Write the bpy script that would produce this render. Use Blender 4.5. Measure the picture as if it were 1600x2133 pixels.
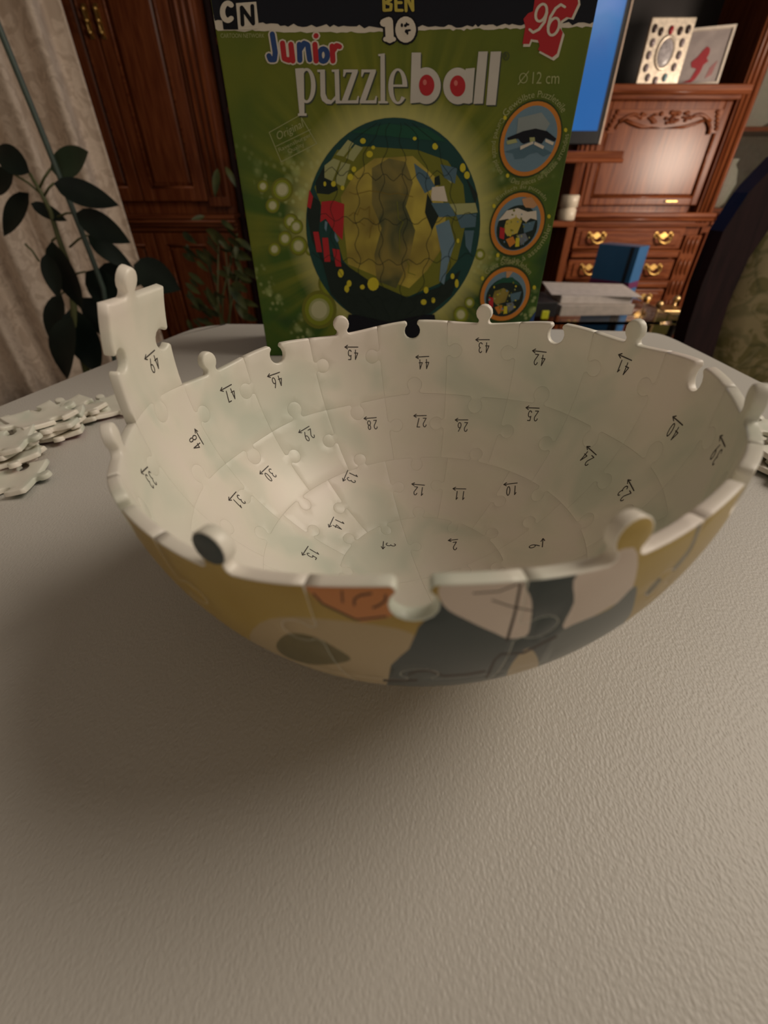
import bpy, bmesh, math, random
from math import pi, sin, cos, radians, sqrt, atan2
from mathutils import Vector, Matrix
from mathutils.geometry import delaunay_2d_cdt
for o in list(bpy.data.objects): bpy.data.objects.remove(o)
S = bpy.context.scene
COL = S.collection
# ------------------------------------------------------------------ camera, world, lights, exposure
FPX, PITCH = 891.25, 0.6549
TZ = 0.75                                   # table top height
CAM = Vector((0, 0, TZ + 0.09459))
cd = bpy.data.cameras.new('camera'); cam = bpy.data.objects.new('camera', cd); COL.objects.link(cam)
cam.location = CAM; cam.rotation_euler = (pi/2 - PITCH, 0, 0)
cd.sensor_fit = 'VERTICAL'; cd.sensor_height = 24; cd.lens = FPX/2133*24
cd.clip_start = 0.004; cd.clip_end = 50
cd.dof.use_dof = True; cd.dof.focus_distance = 0.125; cd.dof.aperture_fstop = 11.0
S.camera = cam
W = bpy.data.worlds.new('room_ambient'); S.world = W; W.use_nodes = True
W.node_tree.nodes['Background'].inputs[0].default_value = (1.0, 0.86, 0.70, 1)
W.node_tree.nodes['Background'].inputs[1].default_value = 0.415
def area(name, loc, target, size, power, col, spread=pi):
    l = bpy.data.lights.new(name, 'AREA'); l.spread = spread; l.shape = 'DISK'; l.size = size; l.energy = power; l.color = col
    o = bpy.data.objects.new(name, l); COL.objects.link(o); o.location = loc
    o.rotation_euler = (Vector(target) - Vector(loc)).to_track_quat('-Z', 'Y').to_euler()
    return o
area('ceiling_lamp_light', (1.15, 0.40, 1.95), (0.0, 0.1, 0.75), 0.95, 14.8, (1.0, 0.88, 0.74))
area('floor_lamp_light', (1.85, 1.25, 0.95), (1.1, 2.4, 0.85), 0.30, 8.5, (1.0, 0.82, 0.66), radians(120))
S.view_settings.view_transform = 'Standard'; S.view_settings.look = 'None'
S.view_settings.gamma = 1.0; S.view_settings.use_curve_mapping = False
S.view_settings.exposure = 0.0
# ------------------------------------------------------------------ projection helpers (plan from the photo)
def ray(x, y):
    u = (x - 800)/FPX; v = (y - 1066.5)/FPX
    return Vector((u, cos(PITCH) - v*sin(PITCH), -sin(PITCH) - v*cos(PITCH)))
def at(x, y, Y):
    d = ray(x, y); return CAM + d*(Y/d.y)
def on_z(x, y, z):
    d = ray(x, y); return CAM + d*((z - CAM.z)/d.z)
# ------------------------------------------------------------------ materials
MAT = {}
def nt(name):
    m = bpy.data.materials.new(name); m.use_nodes = True; MAT[name] = m
    n = m.node_tree.nodes; return m, m.node_tree, n['Principled BSDF']
def N(t, typ, **kw):
    n = t.nodes.new(typ)
    for k, v in kw.items(): setattr(n, k, v)
    return n
def ramp(t, fac, stops, interp='LINEAR'):
    r = N(t, 'ShaderNodeValToRGB'); r.color_ramp.interpolation = interp
    e = r.color_ramp.elements
    while len(e) < len(stops): e.new(0.5)
    for i, (p, c) in enumerate(stops): e[i].position = p; e[i].color = (*c, 1)
    t.links.new(fac, r.inputs[0]); return r.outputs[0]
def coords(t, scale=(1, 1, 1), kind='Object'):
    tc = N(t, 'ShaderNodeTexCoord'); mp = N(t, 'ShaderNodeMapping'); mp.inputs['Scale'].default_value = scale
    t.links.new(tc.outputs[kind], mp.inputs[0]); return mp.outputs[0]
def noise(t, vec, scale, detail=3, dist=0.0):
    n = N(t, 'ShaderNodeTexNoise'); n.inputs['Scale'].default_value = scale; n.inputs['Detail'].default_value = detail
    n.inputs['Distortion'].default_value = dist; t.links.new(vec, n.inputs['Vector']); return n.outputs[0]
def bump(t, b, h, strength, dist):
    n = N(t, 'ShaderNodeBump'); n.inputs['Strength'].default_value = strength; n.inputs['Distance'].default_value = dist
    t.links.new(h, n.inputs['Height']); t.links.new(n.outputs[0], b.inputs['Normal'])
def math_(t, op, a, b=None):
    n = N(t, 'ShaderNodeMath', operation=op)
    for i, v in enumerate((a, b)):
        if v is None: continue
        if isinstance(v, (int, float)): n.inputs[i].default_value = v
        else: t.links.new(v, n.inputs[i])
    return n.outputs[0]
def mixc(t, fac, a, b, mode='MIX'):
    n = N(t, 'ShaderNodeMix', data_type='RGBA', blend_type=mode)
    for s, v in ((n.inputs[0], fac), (n.inputs[6], a), (n.inputs[7], b)):
        if isinstance(v, (int, float)): s.default_value = v
        elif isinstance(v, tuple): s.default_value = (*v, 1)
        else: t.links.new(v, s)
    return n.outputs[2]
def plain(name, col, rough=0.5, metal=0.0, var=0.12, scale=40, spec=0.5, emit=None):
    if name in MAT: return MAT[name]
    m, t, b = nt(name)
    v = noise(t, coords(t), scale)
    c = ramp(t, v, [(0.3, tuple(x*(1-var) for x in col)), (0.7, tuple(min(1, x*(1+var)) for x in col))])
    t.links.new(c, b.inputs['Base Color'])
    b.inputs['Roughness'].default_value = rough; b.inputs['Metallic'].default_value = metal
    b.inputs['Specular IOR Level'].default_value = spec
    if emit:
        b.inputs['Emission Color'].default_value = (*emit[0], 1); b.inputs['Emission Strength'].default_value = emit[1]
    return m
def wood(name, dark, light, rough=0.28, axis='z'):
    m, t, b = nt(name)
    sc = {'z': (14, 14, 1.1), 'x': (1.1, 14, 14)}[axis]
    v = noise(t, coords(t, sc), 6, 6, 0.6)
    t.links.new(ramp(t, v, [(0.32, dark), (0.68, light)]), b.inputs['Base Color'])
    b.inputs['Roughness'].default_value = rough; b.inputs['Specular IOR Level'].default_value = 0.18
    return m
WOOD = wood('cherry_wood', (0.10, 0.024, 0.009), (0.20, 0.060, 0.021), 0.26)
WOODX = wood('cherry_wood_rail', (0.105, 0.026, 0.010), (0.21, 0.064, 0.023), 0.26, 'x')
DARKWOOD = wood('dark_stained_wood', (0.012, 0.004, 0.005), (0.026, 0.009, 0.010), 0.4)
FLOORM = wood('floor_boards', (0.035, 0.016, 0.008), (0.07, 0.032, 0.015), 0.4, 'x')
BRASS = plain('brass', (0.62, 0.40, 0.13), 0.42, 1.0, 0.1)
def table_mat():
    m, t, b = nt('table_leatherette')
    vec = coords(t)
    big = noise(t, vec, 7, 2)
    t.links.new(ramp(t, big, [(0.3, (0.525, 0.505, 0.462)), (0.7, (0.585, 0.56, 0.52))]), b.inputs['Base Color'])
    vo = N(t, 'ShaderNodeTexVoronoi', feature='SMOOTH_F1'); vo.inputs['Scale'].default_value = 1450
    wv = N(t, 'ShaderNodeMapping'); wv.inputs['Scale'].default_value = (1.25, 0.8, 1)
    t.links.new(vec, wv.inputs[0])
    nz = noise(t, wv.outputs[0], 1300, 2, 0.5)
    t.links.new(wv.outputs[0], vo.inputs['Vector'])
    bump(t, b, math_(t, 'ADD', math_(t, 'MULTIPLY', vo.outputs[0], 0.7), math_(t, 'MULTIPLY', nz, 0.6)), 0.55, 0.00024)
    b.inputs['Roughness'].default_value = 0.42; b.inputs['Specular IOR Level'].default_value = 0.45
    return m
TABLE = table_mat()
def plastic_mat():
    m, t, b = nt('white_puzzle_plastic')
    vec = coords(t)
    v = noise(t, vec, 38, 2, 0.8); w = noise(t, vec, 19, 1, 0.3)
    c1 = ramp(t, v, [(0.36, (0.72, 0.73, 0.65)), (0.50, (0.85, 0.805, 0.73)), (0.64, (0.87, 0.80, 0.75))])
    c2 = ramp(t, w, [(0.38, (0.86, 0.89, 0.85)), (0.6, (1.0, 0.985, 0.95))])
    t.links.new(mixc(t, 1.0, c1, c2, 'MULTIPLY'), b.inputs['Base Color'])
    b.inputs['Roughness'].default_value = 0.38
    return m
PLASTIC = plastic_mat()
INK = plain('number_ink', (0.045, 0.035, 0.03), 0.6)
def curtain_mat():
    m, t, b = nt('cream_damask')
    vec = coords(t)
    v = noise(t, vec, 16, 3, 2.2); w = noise(t, vec, 160, 2)
    c = ramp(t, v, [(0.44, (0.50, 0.40, 0.315)), (0.52, (0.66, 0.55, 0.45)), (0.62, (0.59, 0.485, 0.39))])
    t.links.new(c, b.inputs['Base Color']); b.inputs['Roughness'].default_value = 0.75
    bump(t, b, w, 0.3, 0.001); b.inputs['Sheen Weight'].default_value = 0.2
    return m
CURTAIN = curtain_mat()
def chair_fabric():
    m, t, b = nt('floral_upholstery')
    vec = coords(t)
    n1 = N(t, 'ShaderNodeTexNoise'); n1.inputs['Scale'].default_value = 9; t.links.new(vec, n1.inputs['Vector'])
    mv = N(t, 'ShaderNodeMix', data_type='VECTOR'); mv.inputs[0].default_value = 0.12
    t.links.new(vec, mv.inputs[4]); t.links.new(n1.outputs[1], mv.inputs[5])
    vo = N(t, 'ShaderNodeTexVoronoi', feature='DISTANCE_TO_EDGE'); vo.inputs['Scale'].default_value = 17; t.links.new(mv.outputs[1], vo.inputs['Vector'])
    lines = ramp(t, vo.outputs[0], [(0.02, (0.17, 0.145, 0.065)), (0.07, (0.25, 0.20, 0.10))])
    leaf = ramp(t, noise(t, vec, 26, 2, 1.6), [(0.5, (1, 1, 1)), (0.6, (0.55, 0.58, 0.38))])
    t.links.new(mixc(t, 1.0, lines, leaf, 'MULTIPLY'), b.inputs['Base Color'])
    bump(t, b, noise(t, vec, 500, 1), 0.3, 0.0006); b.inputs['Roughness'].default_value = 0.8
    return m
FABRIC = chair_fabric()
def leaf_mat(name, a, c, rough):
    m, t, b = nt(name)
    t.links.new(ramp(t, noise(t, coords(t), 14, 2), [(0.3, a), (0.7, c)]), b.inputs['Base Color'])
    b.inputs['Roughness'].default_value = rough; b.inputs['Specular IOR Level'].default_value = 0.25; return m
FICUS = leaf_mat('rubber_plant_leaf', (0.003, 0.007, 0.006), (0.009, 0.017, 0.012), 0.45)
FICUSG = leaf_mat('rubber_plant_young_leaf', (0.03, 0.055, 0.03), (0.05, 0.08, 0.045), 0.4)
GREENLEAF = leaf_mat('variegated_leaf', (0.014, 0.026, 0.010), (0.075, 0.085, 0.025), 0.45)
STEM = plain('green_stem', (0.09, 0.10, 0.035), 0.6)
POT = plain('black_pot', (0.012, 0.011, 0.012), 0.4)
def glass_mat(name, col, rough=0.02, alpha=0.35):
    m, t, b = nt(name)
    v = noise(t, coords(t), 5)
    t.links.new(ramp(t, v, [(0, col), (1, col)]), b.inputs['Base Color'])
    b.inputs['Roughness'].default_value = rough; b.inputs['Transmission Weight'].default_value = 1.0; b.inputs['IOR'].default_value = 1.06
    return m
GLASS = glass_mat('clear_glass', (0.9, 0.93, 0.92))
# ------------------------------------------------------------------ mesh builder
class MB:
    def __init__(s): s.v = []; s.f = []; s.m = []; s.sm = []
    def add(s, vs, fs, mi=0, sm=False):
        k = len(s.v); s.v += [Vector(p) for p in vs]
        for f in fs: s.f.append([i + k for i in f]); s.m.append(mi); s.sm.append(sm)
        return s
    def box(s, x0, x1, y0, y1, z0, z1, mi=0, bv=0.0):
        if bv <= 0:
            vs = [(x, y, z) for z in (z0, z1) for y in (y0, y1) for x in (x0, x1)]
            return s.add(vs, [(0, 2, 3, 1), (4, 5, 7, 6), (0, 1, 5, 4), (2, 6, 7, 3), (0, 4, 6, 2), (1, 3, 7, 5)], mi)
        bm = bmesh.new(); bmesh.ops.create_cube(bm, size=1)
        for v in bm.verts: v.co = Vector(((x0+x1)/2 + v.co.x*(x1-x0), (y0+y1)/2 + v.co.y*(y1-y0), (z0+z1)/2 + v.co.z*(z1-z0)))
        bmesh.ops.bevel(bm, geom=list(bm.edges), offset=bv, segments=2, profile=0.5, affect='EDGES')
        bm.verts.index_update()
        s.add([v.co.copy() for v in bm.verts], [[v.index for v in f.verts] for f in bm.faces], mi); bm.free(); return s
    def tube(s, path, r, n=8, mi=0, cap=True):
        P = [Vector(p) for p in path]; R = r if isinstance(r, (list, tuple)) else [r]*len(P)
        vs = []; up = None
        for i, p in enumerate(P):
            d = (P[min(i+1, len(P)-1)] - P[max(i-1, 0)]).normalized()
            if up is None: up = Vector((0, 0, 1)) if abs(d.z) < 0.9 else Vector((1, 0, 0))
            a = d.cross(up).normalized(); b = d.cross(a).normalized(); up = -b if False else up
            for k in range(n):
                t = 2*pi*k/n; vs.append(p + (a*cos(t) + b*sin(t))*R[i])
        fs = [(i*n+k, i*n+(k+1) % n, (i+1)*n+(k+1) % n, (i+1)*n+k) for i in range(len(P)-1) for k in range(n)]
        if cap: fs += [tuple(range(n))[::-1], tuple(range((len(P)-1)*n, len(P)*n))]
        return s.add(vs, fs, mi, True)
    def lathe(s, prof, c, n=24, mi=0, axis='z'):
        c = Vector(c); vs = []
        for r, h in prof:
            for k in range(n):
                t = 2*pi*k/n
                q = (r*cos(t), r*sin(t), h) if axis == 'z' else (r*cos(t), h, r*sin(t))
                vs.append(c + Vector(q))
        fs = [(i*n+k, i*n+(k+1) % n, (i+1)*n+(k+1) % n, (i+1)*n+k) for i in range(len(prof)-1) for k in range(n)]
        fs += [tuple(range(n))[::-1], tuple(range((len(prof)-1)*n, len(prof)*n))]
        return s.add(vs, fs, mi, True)
    def prism(s, pts, a, b, mi=0, axis='y'):
        """2-D outline extruded between a and b along an axis ('y': outline in x,z; 'z': outline in x,y)"""
        n = len(pts)
        f = (lambda p, t: (p[0], t, p[1])) if axis == 'y' else (lambda p, t: (p[0], p[1], t))
        vs = [f(p, a) for p in pts] + [f(p, b) for p in pts]
        r = delaunay_2d_cdt([Vector(p[:2]) for p in pts], [], [list(range(n))], 1, 1e-7)
        tri = [list(t) for t in r[2]] if len(r[0]) == n else [list(range(n))]
        fs = [t for t in tri] + [[i + n for i in t[::-1]] for t in tri]
        fs += [(i, (i+1) % n, (i+1) % n + n, i + n) for i in range(n)]
        return s.add(vs, fs, mi)
    def blob(s, c, r, mi=0, seg=8, rings=5):
        c = Vector(c); r = Vector(r) if not isinstance(r, (int, float)) else Vector((r, r, r))
        vs = [c + Vector((0, 0, r.z))]
        for i in range(1, rings):
            t = pi*i/rings
            for k in range(seg):
                a = 2*pi*k/seg; vs.append(c + Vector((r.x*sin(t)*cos(a), r.y*sin(t)*sin(a), r.z*cos(t))))
        vs.append(c - Vector((0, 0, r.z))); L = len(vs) - 1
        fs = [(0, 1+k, 1+(k+1) % seg) for k in range(seg)]
        for i in range(rings-2):
            for k in range(seg):
                a = 1+i*seg; fs.append((a+k, a+seg+k, a+seg+(k+1) % seg, a+(k+1) % seg))
        a = 1+(rings-2)*seg
        fs += [(a+k, L, a+(k+1) % seg) for k in range(seg)]
        return s.add(vs, fs, mi, True)
    def build(s, name, mats, parent=None, recalc=True):
        me = bpy.data.meshes.new(name); me.from_pydata([tuple(v) for v in s.v], [], s.f)
        if not isinstance(mats, (list, tuple)): mats = [mats]
        for m in mats: me.materials.append(m)
        me.polygons.foreach_set('material_index', s.m); me.polygons.foreach_set('use_smooth', s.sm)
        if recalc:
            bm = bmesh.new(); bm.from_mesh(me); bmesh.ops.recalc_face_normals(bm, faces=bm.faces); bm.to_mesh(me); bm.free()
        me.update()
        o = bpy.data.objects.new(name, me); COL.objects.link(o); attach(o, parent)
        return o
def attach(o, parent):
    if parent is not None:
        o.parent = parent; bpy.context.view_layer.update()
        o.matrix_parent_inverse = parent.matrix_world.inverted()
def tag(o, label, cat, group=None):
    o['label'] = label; o['category'] = cat
    if group: o['group'] = group
    return o
def thing(name, loc, label, cat, group=None):
    e = bpy.data.objects.new(name, None); COL.objects.link(e); e.location = loc; e.empty_display_size = 0.02
    WORLD[e.name] = Vector(loc); return tag(e, label, cat, group)
WORLD = {}
def attach(o, parent):                      # children keep the coordinates they were modelled in
    if parent is None: return
    o.parent = parent
    base = WORLD.get(parent.name, Vector((0, 0, 0)))
    if parent.name in WORLD: o.matrix_parent_inverse = Matrix.Translation(-base)
def struct(o): o['kind'] = 'structure'; return o
# ------------------------------------------------------------------ the room
struct(MB().box(-3.2, 3.4, -2.2, 3.0, -0.05, 0).build('floor', FLOORM))
WALL = plain('wall_paint', (0.42, 0.34, 0.26), 0.8, 0, 0.06, 3)
struct(MB().box(-3.2, 3.4, 2.82, 2.92, 0, 2.6).build('wall_back', WALL))
struct(MB().box(-1.95, -1.85, -2.2, 2.82, 0, 2.6).build('wall_left', WALL))
struct(MB().box(-3.2, 3.4, -2.2, 3.0, 2.6, 2.65).build('ceiling', plain('ceiling_paint', (0.7, 0.66, 0.6), 0.9, 0, 0.03, 3)))
# ------------------------------------------------------------------ table
def smooth_closed(pts, sub=6):
    out = []; n = len(pts)
    for i in range(n):
        p0, p1, p2, p3 = [Vector((*pts[(i+k-1) % n], 0)) for k in range(4)]
        for j in range(sub):
            t = j/sub
            out.append(0.5*((2*p1) + (p2-p0)*t + (2*p0-5*p1+4*p2-p3)*t*t + (3*p1-p0-3*p2+p3)*t**3))
    return out
TO = [(-.118, .3885), (-.137, .386), (-.152, .379), (-.1635, .363), (-.183, .300), (-.209, .218), (-.238, .12), (-.26, 0), (-.268, -.14), (-.262, -.30), (-.22, -.36), (-.1, -.385), (.1, -.385), (.22, -.36), (.27, -.30), (.278, -.14), (.268, 0), (.248, .12), (.232, .22), (.228, .31), (.224, .352), (.21, .364), (.18, .368), (.05, .380)]
def table():
    t = thing('dining_table', (0, 0, 0), 'grey-beige pebbled table top under the puzzle half ball and the box', 'table')
    ol = smooth_closed(TO); n = len(ol)
    cen = Vector((0, 0, 0))
    def off(d):
        r = []
        for i in range(n):
            a = ol[i-1]; b = ol[(i+1) % n]; e = (b-a).normalized(); nn = Vector((e.y, -e.x, 0))
            if nn.dot(ol[i]-cen) < 0: nn = -nn
            r.append(ol[i] - nn*d)
        return r
    m = MB()
    rings = [(0.004, TZ-.022), (0.0, TZ-.018), (0, TZ-.004), (0.0012, TZ-.0012), (0.004, TZ)]
    vs = []
    for d, z in rings: vs += [Vector((p.x, p.y, z)) for p in off(d)]
    fs = [(i*n+k, i*n+(k+1) % n, (i+1)*n+(k+1) % n, (i+1)*n+k) for i in range(len(rings)-1) for k in range(n)]
    m.add(vs, fs, 0, True); L = (len(rings)-1)*n
    m.f.append(list(range(L, L+n))); m.m.append(0); m.sm.append(False)
    m.f.append(list(range(n))[::-1]); m.m.append(0); m.sm.append(False)
    m.build('tabletop', TABLE, t)
    MB().box(-.12, .15, -.28, .26, TZ-.06, TZ-.0221, 0, .004).build('apron', DARKWOOD, t)
    for x in (-.11, .14):
        for y in (-.27, .25):
            MB().lathe([(.016, 0), (.018, .02), (.022, .35), (.026, .66), (.026, TZ-.06)], (x, y, 0), 16).build('leg', DARKWOOD, t)
table()
# ------------------------------------------------------------------ jigsaw ball
R0, TH = 6.0, 0.20                          # cm
BC = Vector((0.00609, 0.08967, TZ + 0.06))
BN = Vector((-.0841, .0318, 1)).normalized()
BX = (Vector((1, 0, 0)) - BN*BN.x).normalized(); BY = BN.cross(BX)
def dirv(lon, lat):
    a, b = radians(lon), radians(lat)
    return BX*(cos(b)*sin(a)) + BY*(cos(b)*cos(a)) + BN*sin(b)
def ballhit(x, y, R, far=True):
    d = ray(x, y).normalized(); o = CAM - BC; b = o.dot(d); c = o.dot(o) - (R*.01)**2; D = max(0, b*b - c)
    p = o + d*(-b + (sqrt(D) if far else -sqrt(D)))
    return p
def lonlat(p):
    q = p.normalized(); return (math.degrees(atan2(q.dot(BX), q.dot(BY))), math.degrees(math.asin(max(-1, min(1, q.dot(BN))))))
def KNOB():
    k = [(-.235, 0), (-.185, .03), (-.165, .075)]
    for i in range(13):
        a = radians(230 - (230+50)*i/12); k.append((.255*cos(a), .31 + .255*sin(a)))
    return k + [(.165, .075), (.185, .03), (.235, 0)]
KN = KNOB()
def wave0(lon): return 0.75*cos(radians((lon-3)*8))
def edge_h(a, b, lat0, knobs, amp, kscale=1.0):
    """row boundary from longitude a to b; knobs = [(lon, dir)]"""
    base = lambda lo: lat0 + amp*wave0(lo)
    cl = cos(radians(lat0)); degs = math.degrees(1/(R0*cl)); out = []; lo = a
    ks = sorted((k + 360*m, d) for k, d in knobs for m in (-1, 0, 1) if a + .5 < k + 360*m < b - .5)
    cur = a; out.append((a, base(a)))
    for k, d in ks:
        s0 = k - .235*kscale*degs
        n = max(2, int((s0-cur)/1.6))
        out += [(cur + (s0-cur)*i/n, base(cur + (s0-cur)*i/n)) for i in range(1, n)]
        out += [(k + s*kscale*degs, base(k + s*kscale*degs) + d*math.degrees(h*kscale/R0)) for s, h in KN]
        cur = k + .235*kscale*degs
    n = max(2, int((b-cur)/1.6))
    out += [(cur + (b-cur)*i/n, base(cur + (b-cur)*i/n)) for i in range(1, n+1)]
    return out
def edge_v(lon, la, lb, klat, kd, ks=0.9):
    """seam at a longitude from latitude la down to lb with one knob"""
    bend = lambda q: lon
    degl = math.degrees(1/R0); degs = degl/cos(radians(klat))
    out = [(lon, la)]; s0 = klat + .235*ks*degl
    for i in range(1, 4): out.append((lon, la + (s0-la)*i/4))
    out += [(lon + kd*h*ks*degs, klat - s*ks*degl) for s, h in KN]
    s1 = klat - .235*ks*degl
    for i in range(1, 5): out.append((lon, s1 + (lb-s1)*i/4))
    return out
def inpoly(p, poly):
    x, y = p; c = False; j = len(poly)-1
    for i in range(len(poly)):
        xi, yi = poly[i]; xj, yj = poly[j]
        if (yi > y) != (yj > y) and x < (xj-xi)*(y-yi)/(yj-yi)+xi: c = not c
        j = i
    return c
def inset(P, ds):
    n = len(P); A = sum(P[i][0]*P[(i+1) % n][1]-P[(i+1) % n][0]*P[i][1] for i in range(n)); sg = 1 if A > 0 else -1
    out = []
    for i in range(n):
        ax, ay = P[i-1]; bx, by = P[(i+1) % n]
        ex, ey = bx-ax, by-ay; l = sqrt(ex*ex+ey*ey) or 1
        out.append((P[i][0] - sg*ey/l*ds[i], P[i][1] + sg*ex/l*ds[i]))
    return out
def cdt(outline, extra_edges=(), step=0.24):
    xs = [p[0] for p in outline]; ys = [p[1] for p in outline]
    pts = [Vector(p) for p in outline]; n = len(pts)
    ed = [(i, (i+1) % n) for i in range(n)]
    x = min(xs) + step/2
    while x < max(xs):
        y = min(ys) + step/2
        while y < max(ys):
            if inpoly((x, y), outline) and min((x-p[0])**2 + (y-p[1])**2 for p in outline) > (step*.45)**2: pts.append(Vector((x, y)))
            y += step
        x += step
    for poly in extra_edges:
        k = len(pts); pts += [Vector(p) for p in poly]; ed += [(k+i, k+i+1) for i in range(len(poly)-1)] + [(k+len(poly)-1, k)]
    r = delaunay_2d_cdt(pts, ed, [], 0, 1e-6)
    V = [tuple(v) for v in r[0]]; T = []
    for t in r[2]:
        c = (sum(V[i][0] for i in t)/3, sum(V[i][1] for i in t)/3)
        if inpoly(c, outline): T.append(list(t))
    return V, T
def make_piece(name, outline, rimflag, clon, clat, mats, art=(), parent=None, flat=False):
    """spherical jigsaw piece; outline = lon/lat list, art = [(lonlat polygon, material index)]"""
    c = dirv(clon, clat)
    e1 = (Vector(BN) - c*BN.dot(c)); e1 = (BY if e1.length < .05 else e1); e1 = (e1 - c*e1.dot(c)).normalized(); e2 = c.cross(e1)
    def to2(lo, la):
        d = dirv(lo, la); a = math.acos(max(-1, min(1, d.dot(c)))); w = d - c*d.dot(c)
        if w.length < 1e-9: return (0.0, 0.0)
        w.normalize(); return (R0*a*w.dot(e1), R0*a*w.dot(e2))
    def to3(p, r):
        a = sqrt(p[0]**2+p[1]**2)/R0
        if a < 1e-9: d = c.copy()
        else:
            w = (e1*p[0] + e2*p[1])/(a*R0); d = c*cos(a) + w*sin(a)
        return BC + d*(r*.01)
    P = [to2(*q) for q in outline]
    Q = [P[0]]; F = [rimflag[0]]
    for p, f in zip(P[1:], rimflag[1:]):
        if (p[0]-Q[-1][0])**2 + (p[1]-Q[-1][1])**2 > 1e-6: Q.append(p); F.append(f)
    if (Q[0][0]-Q[-1][0])**2 + (Q[0][1]-Q[-1][1])**2 < 1e-6: Q.pop(); F.pop()
    n = len(Q)
    gap = [.004 if f else .0015 for f in F]
    Q0 = inset(Q, gap)
    bi = [.05 if f else .003 for f in F]; bo = [.02 if f else .003 for f in F]
    layers = [(inset(Q0, bo), lambda i: R0), (inset(Q0, [b*.3 for b in bo]), lambda i: R0-bo[i]*.3), (Q0, lambda i: R0-bo[i]),
              (Q0, lambda i: R0-TH+bi[i]), (inset(Q0, [b*.3 for b in bi]), lambda i: R0-TH+bi[i]*.3), (inset(Q0, bi), lambda i: R0-TH)]
    m = MB(); vs = []
    for pts, rr in layers: vs += [to3(pts[i], rr(i)) for i in range(n)]
    fs = [(l*n+i, l*n+(i+1) % n, (l+1)*n+(i+1) % n, (l+1)*n+i) for l in range(5) for i in range(n)]
    m.add(vs, fs, 0, True)
    # printed outer face
    a2 = [([to2(*q) for q in poly], mi) for poly, mi in art]
    V, T = cdt(layers[0][0], [a for a, _ in a2])
    def mi_of(t):
        cc = (sum(V[i][0] for i in t)/3, sum(V[i][1] for i in t)/3); k = 1
        for poly, mi in a2:
            if inpoly(cc, poly): k = mi
        return k
    k = len(m.v); m.v += [to3(p, R0) for p in V]
    for t in T: m.f.append([i+k for i in t]); m.m.append(mi_of(t)); m.sm.append(True)
    V, T = cdt(layers[5][0])
    k = len(m.v); m.v += [to3(p, R0-TH) for p in V]
    for t in T: m.f.append([i+k for i in t]); m.m.append(0); m.sm.append(True)
    bm_vs = m
    me = bpy.data.meshes.new(name); me.from_pydata([tuple(v) for v in m.v], [], m.f)
    for x in mats: me.materials.append(x)
    me.polygons.foreach_set('material_index', m.m); me.polygons.foreach_set('use_smooth', m.sm)
    bm = bmesh.new(); bm.from_mesh(me); bmesh.ops.remove_doubles(bm, verts=bm.verts, dist=2e-6)
    bmesh.ops.recalc_face_normals(bm, faces=bm.faces); bm.to_mesh(me); bm.free(); me.update()
    o = bpy.data.objects.new(name, me); COL.objects.link(o); attach(o, parent)
    return o, c, e1, e2
# print colours of the outside of the ball
def art_mat(name, a, b, scale=30, rough=0.35):
    m, t, bs = nt(name)
    t.links.new(ramp(t, noise(t, coords(t), scale, 2, 0.5), [(0.35, a), (0.65, b)]), bs.inputs['Base Color'])
    bs.inputs['Roughness'].default_value = rough; return m
ART = [PLASTIC,
       art_mat('print_ochre', (0.36, 0.235, 0.045), (0.46, 0.33, 0.085)),
       art_mat('print_dark_teal', (0.030, 0.042, 0.042), (0.05, 0.065, 0.062)),
       art_mat('print_pale', (0.60, 0.50, 0.41), (0.66, 0.55, 0.46)),
       art_mat('print_orange', (0.52, 0.20, 0.06), (0.58, 0.24, 0.085)),
       plain('print_line', (0.035, 0.02, 0.012), 0.5),
       art_mat('print_olive', (0.115, 0.10, 0.042), (0.17, 0.135, 0.055)),
       art_mat('print_slate', (0.095, 0.11, 0.10), (0.13, 0.14, 0.125)),
       art_mat('print_tan', (0.40, 0.30, 0.16), (0.46, 0.35, 0.20))]
OCH, TEAL, PALE, ORG, LINE, OLV, SLT, TAN = range(1, 9)
def line_poly(pts, w):
    L = []; Rr = []
    for i, p in enumerate(pts):
        a = pts[max(i-1, 0)]; b = pts[min(i+1, len(pts)-1)]
        ex, ey = b[0]-a[0], b[1]-a[1]; l = sqrt(ex*ex+ey*ey) or 1
        L.append((p[0]-ey/l*w/2, p[1]+ex/l*w/2)); Rr.append((p[0]+ey/l*w/2, p[1]-ex/l*w/2))
    return L + Rr[::-1]
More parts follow.
